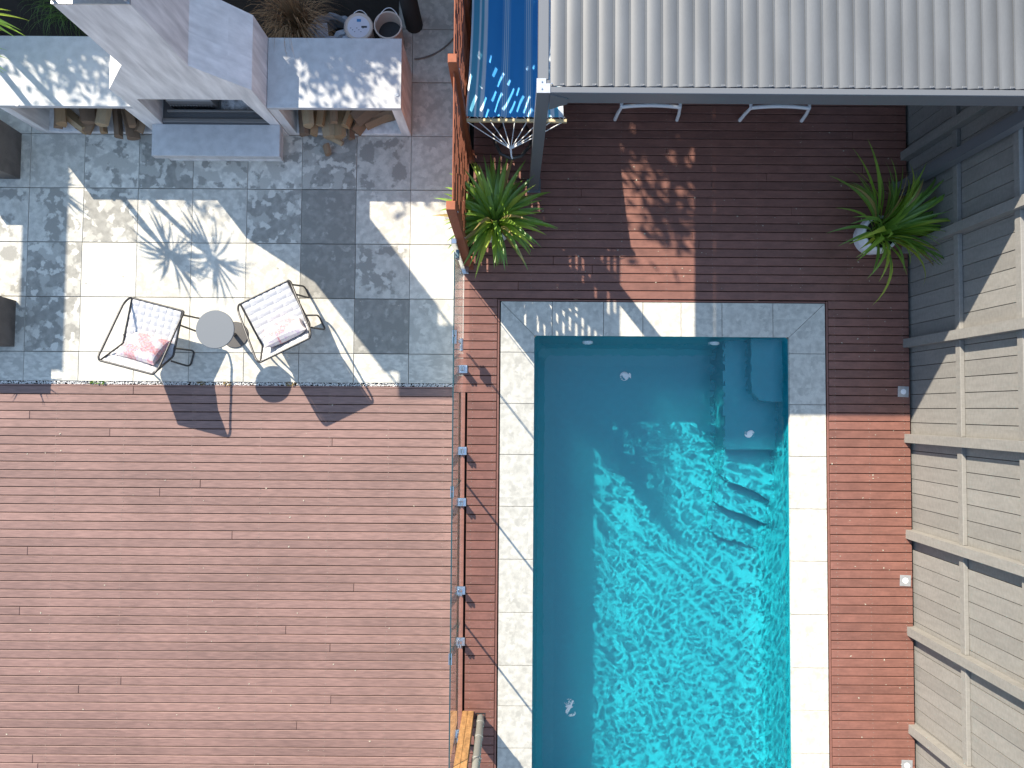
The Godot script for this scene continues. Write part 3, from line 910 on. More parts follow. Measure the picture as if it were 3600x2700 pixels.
func glass_fence() -> void:
	var x := -0.545
	var spots := [[-0.668, 0.748, [-0.44, 0.456], "frameless glass fence panel hinged to the glass gate"], [0.768, 2.262, [1.013, 1.967], "middle frameless glass fence panel between two clamps along the deck"], [2.282, 3.75, [2.515, 3.495], "frameless glass fence panel ending beside the orange timber post"]]
	for d in spots:
		var g := thing("glass_fence_panel", d[3], "glass panel", Vector3(x, 0, 0), 0.0, "glass pool fence panels")
		var a: float = d[0]; var b: float = d[1]
		span("pane", Vector3(-0.006, 0.05, a), Vector3(0.006, 1.198, b), M.glass, g, 0.0)
		span("polished_edge", Vector3(-0.006, 1.1985, a), Vector3(0.006, 1.2, b), M.glass_edge, g, 0.0)
		span("polished_edge", Vector3(-0.006, 0.05, a - 0.0025), Vector3(0.006, 1.1995, a - 0.0005), M.glass_edge, g, 0.0)
		span("polished_edge", Vector3(-0.006, 0.05, b + 0.0005), Vector3(0.006, 1.1995, b + 0.0025), M.glass_edge, g, 0.0)
		for z in d[2]:
			var sp := part("spigot", block(Vector3(0.080, 0.012, 0.090), 0.002), M.steel, g, Vector3(0.012, 0.0015, z))
			part("clamp_cheek", block(Vector3(0.016, 0.15, 0.046), 0.004), M.steel, sp, Vector3(-0.028, 0.012, 0))
			part("clamp_cheek", block(Vector3(0.016, 0.15, 0.046), 0.004), M.steel, sp, Vector3(0.006, 0.012, 0))
			for s in [[-1, -1], [1, -1], [1, 1], [-1, 1]]:
				var bolt := Mesher.new()
				bolt.lathe([Vector2(0.007, 0), Vector2(0.007, 0.006), Vector2(0.001, 0.008)], 8)
				part("bolt", bolt.done(), M.steel, sp, Vector3(s[0] * 0.030, 0.0122, s[1] * 0.034))
		if a > 0.0:
			span("top_clamp", Vector3(-0.016, 1.13, a - 0.06), Vector3(-0.0065, 1.205, a + 0.045), M.steel, g)
			span("top_clamp", Vector3(0.0065, 1.13, a - 0.06), Vector3(0.016, 1.205, a + 0.045), M.steel, g)
	var gate := thing("glass_gate", "frameless glass pool gate between the screen post and first panel", "gate", Vector3(x, 0, 0))
	span("pane", Vector3(-0.005, 0.08, -1.46), Vector3(0.005, 1.198, -0.69), M.glass, gate, 0.0)
	span("polished_edge", Vector3(-0.005, 1.1985, -1.46), Vector3(0.005, 1.2, -0.69), M.glass_edge, gate, 0.0)
	span("polished_edge", Vector3(-0.005, 0.08, -1.4625), Vector3(0.005, 1.1995, -1.4605), M.glass_edge, gate, 0.0)
	span("polished_edge", Vector3(-0.005, 0.08, -0.6895), Vector3(0.005, 1.1995, -0.6875), M.glass_edge, gate, 0.0)
	for y in [0.25, 1.02]:
		var h := span("hinge", Vector3(0.0065, y, -0.745), Vector3(0.022, y + 0.10, -0.61), M.steel, gate, 0.003)
		span("hinge_plate", Vector3(-0.022, y, -0.745), Vector3(-0.0065, y + 0.10, -0.61), M.steel, gate, 0.003)
	span("latch_block", Vector3(0.006, 1.04, -1.50), Vector3(0.034, 1.13, -1.42), mat(lin(0.10, 0.16, 0.19), 0.35), gate, 0.004)
	var l := thing("latch_post", "square stainless steel latch post on a base plate beside the screen", "post", Vector3(-0.535, 0, -1.548))
	part("tube", block(Vector3(0.05, 1.25, 0.05), 0.003), M.steel, l, Vector3(-0.012, 0.013, 0.0))
	part("base_plate", block(Vector3(0.090, 0.011, 0.10), 0.002), M.steel, l, Vector3(0.0, 0.0015, 0.005))
	for s in [[-1, -1], [1, -1], [1, 1], [-1, 1]]:
		var bolt := Mesher.new()
		bolt.lathe([Vector2(0.006, 0), Vector2(0.006, 0.006), Vector2(0.001, 0.007)], 8)
		part("bolt", bolt.done(), M.steel, l, Vector3(s[0] * 0.036, 0.0126, 0.005 + s[1] * 0.041))

# ---------------------------------------------------------------- furniture
func seat_point(t: float) -> Vector2:
	# (depth from the front edge, height) along seat and back; t 0 front, 1 top of the back
	var a := Vector2(0.0, 0.37); var b := Vector2(0.49, 0.30); var c := Vector2(0.70, 0.61)
	if t < 0.48:
		return a.lerp(b, t / 0.48 * 0.94)
	if t < 0.62:
		var k := (t - 0.48) / 0.14
		var p := a.lerp(b, 0.94); var q := b.lerp(c, 0.10)
		return p.lerp(b, k).lerp(b.lerp(q, k), k)
	return b.lerp(c, 0.10 + 0.90 * (t - 0.62) / 0.38)

func strap(along: bool, at: float, width: float, phase: float) -> ArrayMesh:
	# a soft flat strap that passes over and under those that cross it
	var m := Mesher.new()
	var half := 0.262
	var n := 66 if along else 42
	var rows := []
	for i in n + 1:
		var t := float(i) / n
		var pts := []
		for e in [-1.0, 0.0, 1.0]:
			var tt: float = t if along else at + e * width / 2.0
			var xx: float = (at + e * width / 2.0) if along else lerpf(-half, half, t)
			var s := seat_point(clampf(tt, 0.0, 1.0))
			var s2 := seat_point(clampf(tt + 0.01, 0.0, 1.01))
			var tan := (s2 - s).normalized()
			var nn := Vector3(0, tan.x, -tan.y)
			var lift := 0.0065 * sin((t * 13.0 if along else t * 7.0) * PI + phase) + (0.003 if e == 0.0 else 0.0)
			pts.append([Vector3(xx, s.y, s.x) + nn * lift, nn])
		rows.append(pts)
	for i in n:
		for k in 2:
			var a = rows[i][k]; var b = rows[i][k + 1]; var c = rows[i + 1][k + 1]; var d = rows[i + 1][k]
			m.quad(a[0], b[0], c[0], d[0])
			m.quad(a[0] - a[1] * 0.004, b[0] - b[1] * 0.004, c[0] - c[1] * 0.004, d[0] - d[1] * 0.004)
		for k in [0, 2]:
			var a = rows[i][k]; var d = rows[i + 1][k]
			m.quad(a[0], d[0], d[0] - d[1] * 0.004, a[0] - a[1] * 0.004)
	return m.done()

func strap_chair(label: String, at: Vector3, turn: float) -> Node3D:
	var c := thing("strap_lounge_chair", label, "chair", at, turn, "woven strap lounge chairs")
	var key := "straps"
	if not boxes.has(key):
		var out := []
		for k in 7:
			out.append(strap(true, -0.225 + k * 0.075, 0.0735, k * PI))
		for k in 13:
			out.append(strap(false, 0.04 + k * 0.0768, 0.0745, PI + k * PI))
		boxes[key] = out
	for s in boxes[key]:
		part("strap", s, M.strap, c)
	var w := 0.275
	for sx in [-1.0, 1.0]:
		var pts := []
		for i in 23:
			var s := seat_point(i / 22.0)
			pts.append(Vector3(sx * w, s.y, s.x))
		var f := Mesher.new()
		f.tube(pts, 0.011, 8)
		part("side_rail", f.done(), M.black_steel, c)
		# arm bar from the top of the back round to the front of the seat
		var top := seat_point(1.0); var fr := seat_point(0.0)
		var o := 0.035
		var arm := []
		arm.append_array(arc(Vector3(sx * w, top.y, top.x), Vector3(sx * (w + o), top.y + 0.015, top.x - 0.02), Vector3(sx * (w + o), top.y - 0.03, top.x - 0.10), 6))
		arm.append_array(arc(Vector3(sx * (w + o), fr.y + 0.07, fr.x + 0.10), Vector3(sx * (w + o), fr.y + 0.01, fr.x), Vector3(sx * w, fr.y, fr.x), 6))
		var am := Mesher.new()
		am.tube(arm, 0.011, 8)
		part("arm_bar", am.done(), M.black_steel, c)
		for d in [[0.04, 0.15, 0.365], [0.40, 0.54, 0.33]]:
			var leg := []
			leg.append(Vector3(sx * w, d[2], d[0]))
			leg.append_array(arc(Vector3(sx * (w + 0.055), 0.07, d[0] - 0.015), Vector3(sx * (w + 0.07), 0.012, d[0] - 0.015), Vector3(sx * (w + 0.065), 0.012, d[0] + 0.04), 5))
			leg.append_array(arc(Vector3(sx * (w + 0.065), 0.012, d[1] - 0.03), Vector3(sx * (w + 0.07), 0.012, d[1] + 0.02), Vector3(sx * (w + 0.055), 0.08, d[1] + 0.02), 5))
			leg.append(Vector3(sx * w, d[2] - 0.02, d[1]))
			var lm := Mesher.new()
			lm.tube(leg, 0.010, 8)
			part("leg", lm.done(), M.black_steel, c)
	for t in [0.0, 1.0]:
		var s := seat_point(t)
		var f := Mesher.new()
		f.tube([Vector3(-w, s.y, s.x), Vector3(w, s.y, s.x)], 0.011, 8)
		part("cross_bar", f.done(), M.black_steel, c)
	return c

func cushion_mesh(w: float, h: float, d: float) -> ArrayMesh:
	var m := Mesher.new()
	var n := 22
	var at := func(i: int, j: int, s: float) -> Vector3:
		var u := i / float(n) * 2 - 1; var v := j / float(n) * 2 - 1
		var pin := 1.0 - 0.07 * (1 - pow(absf(u), 2.0)) * pow(absf(v), 4.0)
		var pin2 := 1.0 - 0.07 * (1 - pow(absf(v), 2.0)) * pow(absf(u), 4.0)
		var puff := pow((1 - pow(absf(u), 2.6)) * (1 - pow(absf(v), 2.6)), 0.5)
		var crease := 0.006 * sin(u * 7.0 + v * 3.0) * puff
		return Vector3(u * w / 2 * pin2, s * (puff * d / 2 + crease * 0.5), v * h / 2 * pin)
	for s in [1.0, -1.0]:
		for i in n:
			for j in n:
				var a: Vector3 = at.call(i, j, s); var b: Vector3 = at.call(i + 1, j, s); var c: Vector3 = at.call(i + 1, j + 1, s); var e: Vector3 = at.call(i, j + 1, s)
				var u0 := Vector2(i, j) / n; var u1 := Vector2(i + 1, j + 1) / n
				if s > 0:
					m.quad(a, b, c, e, u0, u1)
				else:
					m.quad(e, c, b, a, Vector2(u0.x, u1.y), Vector2(u1.x, u0.y))
	return m.done()

func print_texture(s: int, share: float) -> ImageTexture:
	# faded coral flower print on white cloth
	var w := 160
	var a := noise(FastNoiseLite.TYPE_SIMPLEX, 0.010, 2, s)
	var b := noise(FastNoiseLite.TYPE_SIMPLEX, 0.09, 3, s + 5)
	var data := PackedByteArray()
	data.resize(w * w * 3)
	for y in w:
		for x in w:
			var k := smoothstep(share - 0.12, share + 0.12, a.get_noise_2d(x, y) + 0.25 * b.get_noise_2d(x, y))
			var c := Color(0.72, 0.70, 0.70).lerp(Color(0.68, 0.42, 0.43), k * (0.6 + 0.5 * b.get_noise_2d(x + 90, y)))
			if b.get_noise_2d(x * 0.6 + 300, y * 0.6) > 0.38:
				c = c.lerp(Color(0.55, 0.45, 0.62), 0.4)
			var i := (y * w + x) * 3
			data[i] = int(c.r * 255); data[i + 1] = int(c.g * 255); data[i + 2] = int(c.b * 255)
	return ImageTexture.create_from_image(Image.create_from_data(w, w, false, Image.FORMAT_RGB8, data))

func furniture() -> void:
	strap_chair("white strap lounge chair carrying the larger coral print cushion", Vector3(-3.73, 0, -1.075), deg_to_rad(-14.3))
	strap_chair("white strap lounge chair carrying the white cushion with one coral corner", Vector3(-2.615, 0, -1.21), deg_to_rad(26.7))
	for d in [["coral flower print cushion leaning in the strap chair", -0.10, -3.73, -1.075, -14.3, 3, 0.44, 0.34, "coral"], ["white cushion with a coral corner tilted in the strap chair", 0.35, -2.615, -1.21, 26.7, 6, 0.46, 0.36, "white"]]:
		var turn := deg_to_rad(d[4])
		var b := Basis(Vector3.UP, turn)
		var o: Vector3 = Vector3(d[2], 0, d[3]) + b * (Vector3(0.02, 0.425, 0.475) if d[8] == "coral" else Vector3(0.02, 0.43, 0.48))
		var c := thing("cushion", d[0], "cushion", o)
		var m := StandardMaterial3D.new()
		m.albedo_texture = print_texture(d[5], -0.10 if d[8] == "coral" else 0.22)
		m.roughness = 0.9
		c.basis = b * Basis(Vector3.BACK, 0.10 if d[8] == "coral" else -0.16) * Basis(Vector3.RIGHT, -0.62 if d[8] == "coral" else -0.95)
		part("cover", cushion_mesh(d[6], d[7], 0.16), m, c)
	var t := thing("side_table", "small round grey metal side table between the strap chairs", "table", Vector3(-3.055, 0, -0.80))
	var top := Mesher.new()
	top.lathe([Vector2(0.001, 0.500), Vector2(0.192, 0.500), Vector2(0.198, 0.506), Vector2(0.198, 0.516), Vector2(0.194, 0.520), Vector2(0.001, 0.520)], 56)
	part("top", top.done(), mat(lin(0.135, 0.148, 0.16), 0.5), t)
	var dk := mat(lin(0.09, 0.085, 0.08), 0.45)
	var stem := Mesher.new()
	stem.lathe([Vector2(0.022, 0.016), Vector2(0.022, 0.4995)], 20)
	part("stem", stem.done(), dk, t)
	var base := Mesher.new()
	base.lathe([Vector2(0.146, 0.001), Vector2(0.146, 0.008), Vector2(0.140, 0.014), Vector2(0.024, 0.016), Vector2(0.001, 0.016)], 48)
	part("base", base.done(), dk, t)
	# low white sun loungers half hidden by the pergola roof
	for d in [[1.47, "white framed sun lounger under the pergola nearer the hammock"], [2.86, "white framed sun lounger under the pergola nearer the paling fence"]]:
		var c := thing("sun_lounger", d[1], "sun lounger", Vector3(d[0], 0, -3.26), 0.0, "white loungers under the pergola")
		for sx in [-1.0, 1.0]:
			for z in [0.0, -1.45]:
				var bl := Mesher.new()
				bl.tube([Vector3(sx * 0.345, 0.004, z + 0.02), Vector3(sx * 0.335, 0.14, z + 0.01), Vector3(sx * 0.315, 0.265, z)], 0.021, 10, 0.017)
				part("leg", bl.done(), M.white_plastic, c)
			var sr := Mesher.new()
			sr.tube([Vector3(sx * 0.315, 0.275, 0), Vector3(sx * 0.315, 0.275, -1.9)], 0.018, 8)
			part("side_rail", sr.done(), M.white_plastic, c)
		var rail := Mesher.new()
		rail.tube(arc(Vector3(-0.315, 0.275, 0), Vector3(0, 0.285, -0.035), Vector3(0.315, 0.275, 0), 10), 0.020, 10)
		part("end_rail", rail.done(), M.white_plastic, c)
		part("sling", block(Vector3(0.60, 0.008, 1.72), 0.002), mat(lin(0.62, 0.63, 0.65), 0.9), c, Vector3(0, 0.282, -0.98))

func hammock() -> void:
	var h := thing("hammock", "blue striped cloth hammock with wooden spreader bar and white cords", "hammock")
	var w := 96
	var data := PackedByteArray()
	data.resize(w * 3)
	var cols := {"b": [58, 154, 224], "w": [225, 236, 246], "t": [95, 175, 205], "l": [120, 176, 226]}
	var pat := "wwttttttwwtttwwwwbbbbbbbbbbbbbbbblbwbwbwblbbbbbbbbbbbbbbblbwbwbwblbbbbbbbbbbbbbwwttwwwwttttwwww"
	for x in w:
		var c: Array = cols[pat[mini(x, pat.length() - 1)]]
		for k in 3:
			data[x * 3 + k] = c[k]
	var cloth := StandardMaterial3D.new()
	cloth.albedo_texture = ImageTexture.create_from_image(Image.create_from_data(w, 1, false, Image.FORMAT_RGB8, data))
	cloth.roughness = 0.8
	cloth.backlight_enabled = true
	cloth.backlight = Color(0.25, 0.25, 0.25)
	var m := Mesher.new()
	var nx := 40; var nz := 30
	var at := func(i: int, j: int) -> Vector3:
		var u := i / float(nx); var t := j / float(nz)
		var z := lerpf(-2.825, -5.3, t)
		var half := lerpf(0.475, 0.44, sin(t * PI))
		var sag := sin(t * PI)
		var x := lerpf(-half, half, u) + 0.005 + 0.02 * t
		var y := 1.0 - 0.34 * sag + 0.20 * sag * pow(absf(u * 2 - 1), 2.2) + 0.006 * sin(u * 60.0) * (1.0 - sag) + 0.010 * sin(u * 23.0 + t * 5.0) + 0.005 * sin(u * 41.0 - t * 9.0)
		return Vector3(x, y, z)
	for i in nx:
		for j in nz:
			var a: Vector3 = at.call(i, j); var b: Vector3 = at.call(i + 1, j); var c: Vector3 = at.call(i + 1, j + 1); var d: Vector3 = at.call(i, j + 1)
			var u0 := i / float(nx); var u1 := (i + 1) / float(nx)
			m.tri(a, d, c, Vector2(u0, 0.5), Vector2(u0, 0.5), Vector2(u1, 0.5))
			m.tri(a, c, b, Vector2(u0, 0.5), Vector2(u1, 0.5), Vector2(u1, 0.5))
	part("cloth", m.done(), cloth, h)
	var bar := Mesher.new()
	bar.box(Vector3(-0.505, 0.982, -2.806), Vector3(0.510, 1.012, -2.776), 0.004)
	var pine := mat(lin(0.60, 0.48, 0.28), 0.6)
	part("spreader_bar", bar.done(), pine, h)
	var cord := mat(lin(0.78, 0.78, 0.76), 0.8)
	var ring := Vector3(-0.03, 0.98, -2.52)
	for k in 9:
		var x := -0.45 + k * 0.1137
		var r := Mesher.new()
		r.tube([Vector3(x, 0.998, -2.775), Vector3(x, 0.998, -2.77).lerp(ring, 0.5) - Vector3(0, 0.006, 0), ring], 0.0045, 6)
		part("cord", r.done(), cord, h)
		var l := Mesher.new()
		l.tube([Vector3(x - 0.03, 1.0, -2.83), Vector3(x, 1.0, -2.80), Vector3(x + 0.03, 1.0, -2.83)], 0.004, 5)
		part("loop", l.done(), cord, h)
	var tail := Mesher.new()
	tail.tube([ring + Vector3(-0.02, 0, -0.03), ring, ring + Vector3(0.005, -0.005, 0.06), ring + Vector3(0.015, -0.02, 0.09)], 0.013, 8, 0.006)
	part("knot", tail.done(), cord, h)
	var s := thing("hammock_stand", "black tubular steel hammock stand under the blue hammock", "stand")
	var a := Mesher.new()
	a.tube([Vector3(-0.02, 0.05, -4.05), Vector3(-0.02, 0.05, -3.3), Vector3(-0.22, 0.55, -2.80), Vector3(-0.19, 0.86, -2.64), Vector3(-0.13, 0.90, -2.50), Vector3(-0.03, 0.905, -2.455), Vector3(0.07, 0.90, -2.48), Vector3(0.15, 0.88, -2.58), Vector3(0.18, 0.80, -2.68), Vector3(0.17, 0.55, -2.85), Vector3(0.02, 0.05, -3.3)], 0.017, 8)
	part("end_loop", a.done(), M.black_steel, s)
	var b := Mesher.new()
	b.tube([Vector3(0, 0.03, -3.2), Vector3(0, 0.03, -5.2), Vector3(0, 0.6, -5.6), Vector3(0, 0.95, -5.8)], 0.022, 8)
	part("base_tube", b.done(), M.black_steel, s)
	for z in [-3.25, -5.15]:
		var f := Mesher.new()
		f.tube([Vector3(-0.42, 0.02, z), Vector3(0.44, 0.02, z)], 0.02, 8)
		part("foot", f.done(), M.black_steel, s)
	var hook := Mesher.new()
	hook.tube([Vector3(-0.02, 0.965, -2.43), Vector3(-0.012, 0.95, -2.45), Vector3(-0.02, 0.93, -2.46), Vector3(-0.03, 0.91, -2.455)], 0.005, 6)
	part("hook", hook.done(), M.steel, s)

# ---------------------------------------------------------------- plants
func blade_mesh(length: float, width: float, droop: float, fold := 0.25, tip := 0.9) -> ArrayMesh:
	# a strap leaf rising along +x and arching over, folded along its midrib
	var m := Mesher.new()
	var n := 10
	var rows := []
	var p := Vector2.ZERO
	for i in n + 1:
		var t := float(i) / n
		var ang := lerpf(1.15, 1.15 - droop, pow(t, 1.2))
		if i > 0:
			p += Vector2(cos(ang), sin(ang)) * length / n
		var wd := width / 2 * (0.55 + 0.9 * t) if t < 0.5 else width / 2 * pow(clampf((1.0 - t) / 0.5, 0, 1), tip)
		wd = maxf(wd, 0.0006)
		var up := Vector3(-sin(ang), cos(ang), 0)
		rows.append([Vector3(p.x, p.y, -wd) + up * wd * fold, Vector3(p.x, p.y, 0), Vector3(p.x, p.y, wd) + up * wd * fold])
	for i in n:
		for k in 2:
			m.quad(rows[i][k], rows[i][k + 1], rows[i + 1][k + 1], rows[i + 1][k])
	return m.done()

func pot_plant(label: String, at: Vector3, count: int, s: int, big: float, lean: Vector2) -> void:
	var p := thing("potted_strap_plant", label, "potted plant", at, 0.0, "strap leaved plants in white pots")
	var pot := Mesher.new()
	pot.lathe([Vector2(0.13, 0.001), Vector2(0.185, 0.10), Vector2(0.205, 0.22), Vector2(0.195, 0.31), Vector2(0.172, 0.34), Vector2(0.160, 0.335), Vector2(0.162, 0.29)], 36)
	part("pot", pot.done(), M.pot, p)
	var soil := Mesher.new()
	soil.lathe([Vector2(0.164, 0.30), Vector2(0.08, 0.315), Vector2(0.001, 0.32)], 24)
	part("soil", soil.done(), M.soil, p)
	var q := RandomNumberGenerator.new()
	q.seed = s
	var kinds := []
	for k in 8:
		kinds.append(blade_mesh(q.randf_range(0.42, 0.66) * big, q.randf_range(0.040, 0.058), q.randf_range(0.5, 1.75)))
	for k in count:
		var w := q.randf() * TAU
		var r := sqrt(q.randf()) * 0.10
		var tone: int = [0, 0, 1, 0, 2, 2, 0, 2, 1, 3][q.randi() % 10]
		if q.randf() < 0.05:
			tone = 4
		var l := part("leaf", kinds[q.randi() % 8], M.leaf[tone], p)
		var tilt := Basis(Vector3(lean.y, 0, -lean.x).normalized(), lean.length() * q.randf_range(0.5, 1.2)) if lean.length() > 0 else Basis.IDENTITY
		l.basis = (tilt * Basis(Vector3.UP, w) * Basis(Vector3.BACK, q.randf_range(-0.65, 0.45))).scaled(Vector3.ONE * q.randf_range(0.75, 1.1))
		l.position = Vector3(cos(w) * r, 0.31, -sin(w) * r)

func grass_clump(called: String, label: String, at: Vector3, blades: int, s: int, height: float, spread: float, m: Material, lean: Vector3) -> void:
	var g := thing(called, label, "grass", at)
	var q := RandomNumberGenerator.new()
	q.seed = s
	var b := Mesher.new()
	for k in blades:
		var w := q.randf() * TAU
		var dir := (Vector3(cos(w), 0, sin(w)) * q.randf_range(0.2, 1.0) + lean).limit_length(1.4)
		var root := Vector3(cos(w), 0, sin(w)) * q.randf() * 0.12
		var hh := height * q.randf_range(0.6, 1.1)
		var mid := root + Vector3(0, hh, 0) + dir * spread * 0.35
		var tip := root + dir * spread + Vector3(0, hh * q.randf_range(0.15, 0.75), 0)
		var pts := arc(root, mid, tip, 7)
		var side := dir.cross(Vector3.UP).normalized() * q.randf_range(0.002, 0.0055)
		for i in 7:
			var e0 := side * (1.0 - i / 7.0); var e1 := side * (1.0 - (i + 1) / 7.0)
			b.quad(pts[i] - e0, pts[i] + e0, pts[i + 1] + e1, pts[i + 1] - e1)
	part("blades", b.done(), m, g)

func yucca(label: String, at: Vector3, heads: Array, s: int) -> void:
	var y := thing("spiky_yucca", label, "yucca", at)
	var q := RandomNumberGenerator.new()
	q.seed = s
	var kinds := []
	for k in 5:
		kinds.append(blade_mesh(q.randf_range(0.30, 0.44), q.randf_range(0.022, 0.032), q.randf_range(0.1, 0.6), 0.3, 1.0))
	for h in heads:
		var top: Vector3 = h
		var tr := Mesher.new()
		tr.tube(arc(Vector3(top.x * 0.1, 0, top.z * 0.1), Vector3(top.x * 0.35, top.y * 0.65, top.z * 0.35), top, 8), 0.045, 8, 0.022)
		part("trunk", tr.done(), M.bark, y)
		for k in 64:
			var w := q.randf() * TAU
			var l := part("leaf", kinds[q.randi() % 5], M.leaf[[0, 1, 3, 3, 1][q.randi() % 5]], y)
			l.basis = Basis(Vector3.UP, w) * Basis(Vector3.BACK, q.randf_range(-1.9, 0.3))
			l.position = top + Vector3(0, q.randf_range(-0.08, 0.03), 0)

func tree(label: String, at: Vector3, centre: Vector3, radius: Vector3, leaves: int, s: int, big := 1.0) -> void:
	var t := thing("leafy_tree", label, "tree", at)
	var q := RandomNumberGenerator.new()
	q.seed = s
	var tr := Mesher.new()
	tr.tube([Vector3.ZERO, centre * Vector3(0.3, 0.4, 0.3), centre * Vector3(0.8, 0.75, 0.8), centre], 0.11, 10, 0.05)
	for k in 9:
		var e := centre + Vector3(q.randf_range(-0.7, 0.7) * radius.x, q.randf_range(-0.5, 0.6) * radius.y, q.randf_range(-0.7, 0.7) * radius.z)
		tr.tube([centre * 0.8, (centre * 0.8).lerp(e, 0.5) + Vector3(0, 0.1, 0), e], 0.035, 6, 0.01)
	part("trunk", tr.done(), M.bark, t)
	var c := Mesher.new()
	var clumps := []
	for k in 26:
		var d := Vector3(q.randfn(), q.randfn() * 0.8, q.randfn()).normalized() * pow(q.randf(), 0.4)
		clumps.append(centre + d * radius)
	for k in leaves:
		var o: Vector3 = clumps[q.randi() % clumps.size()] + Vector3(q.randfn(), q.randfn(), q.randfn()) * 0.20
		var b := Basis.from_euler(Vector3(q.randf() * 6.3, q.randf() * 6.3, q.randf() * 6.3))
		var ln := q.randf_range(0.05, 0.10) * big; var wd := ln * 0.42
		c.quad(o, o + b * Vector3(ln * 0.5, 0.006, wd / 2), o + b * Vector3(ln, 0, 0), o + b * Vector3(ln * 0.5, 0.006, -wd / 2))
	part("crown", c.done(), M.leaf[2], t)

func plants() -> void:
	pot_plant("green strap leaved plant in a white pot in front of the brown slotted screen", Vector3(-0.20, 0, -2.00), 135, 5, 1.04, Vector2(0.06, -0.18))
	pot_plant("green strap leaved plant in a white pot leaning towards the grey fence", Vector3(3.90, 0, -1.90), 125, 8, 1.32, Vector2(0.55, -0.36))
	grass_clump("dry_reed_clump", "straw coloured reed clump drooping over the bench beside the flue", Vector3(-2.34, -0.05, -4.15), 640, 3, 1.05, 0.55, M.straw, Vector3(0.05, 0, 0.30))
	grass_clump("green_reed_clump", "thin green and straw reeds behind the left bench beside the yucca", Vector3(-4.75, -0.05, -4.35), 260, 6, 1.0, 0.5, M.leaf[2], Vector3(0.0, 0, 0.2))
	yucca("spiky yucca with lime leaves reaching over the bench beside the planters", Vector3(-5.9, -0.05, -4.2), [Vector3(0.85, 1.55, 0.95), Vector3(1.15, 1.75, 0.75), Vector3(-0.3, 1.3, 0.4)], 4)
	tree("small leafy tree standing behind the screen and hammock", Vector3(-1.6, -0.1, -7.6), Vector3(0.15, 3.5, 0.75), Vector3(1.5, 0.9, 0.9), 2300, 21, 2.4)
	tree("small leafy tree standing behind the fireplace and reeds", Vector3(-4.0, -0.1, -7.2), Vector3(0.1, 3.1, 0.72), Vector3(1.0, 0.5, 0.5), 2600, 22, 1.6)
	tree("small leafy tree standing behind the yucca and bench", Vector3(-6.6, -0.1, -7.2), Vector3(0.0, 3.0, 0.85), Vector3(0.95, 0.5, 0.45), 2400, 23, 1.6)
	for d in [[-4.52, 0.05, 0], [-3.13, 0.055, 4], [-2.44, 0.06, 4], [-4.60, 0.04, 1], [-3.42, 0.05, 4]]:
		var g := thing("weed_tuft", "tiny weed tuft growing from the white pebble strip", "weed", Vector3(d[0], -0.03, -0.262), 0.0, "weeds in the pebble strip")
		var m := Mesher.new()
		for k in 26:
			var w := rng.randf() * TAU
			var t := Vector3(cos(w) * d[1], rng.randf_range(0.01, 0.05), sin(w) * d[1] * 0.5)
			var sd := Vector3(-sin(w), 0, cos(w)) * 0.003
			m.quad(-sd, sd, t * 0.7 + sd + Vector3(0, 0.02, 0), t)
		part("blades", m.done(), M.leaf[d[2]], g)

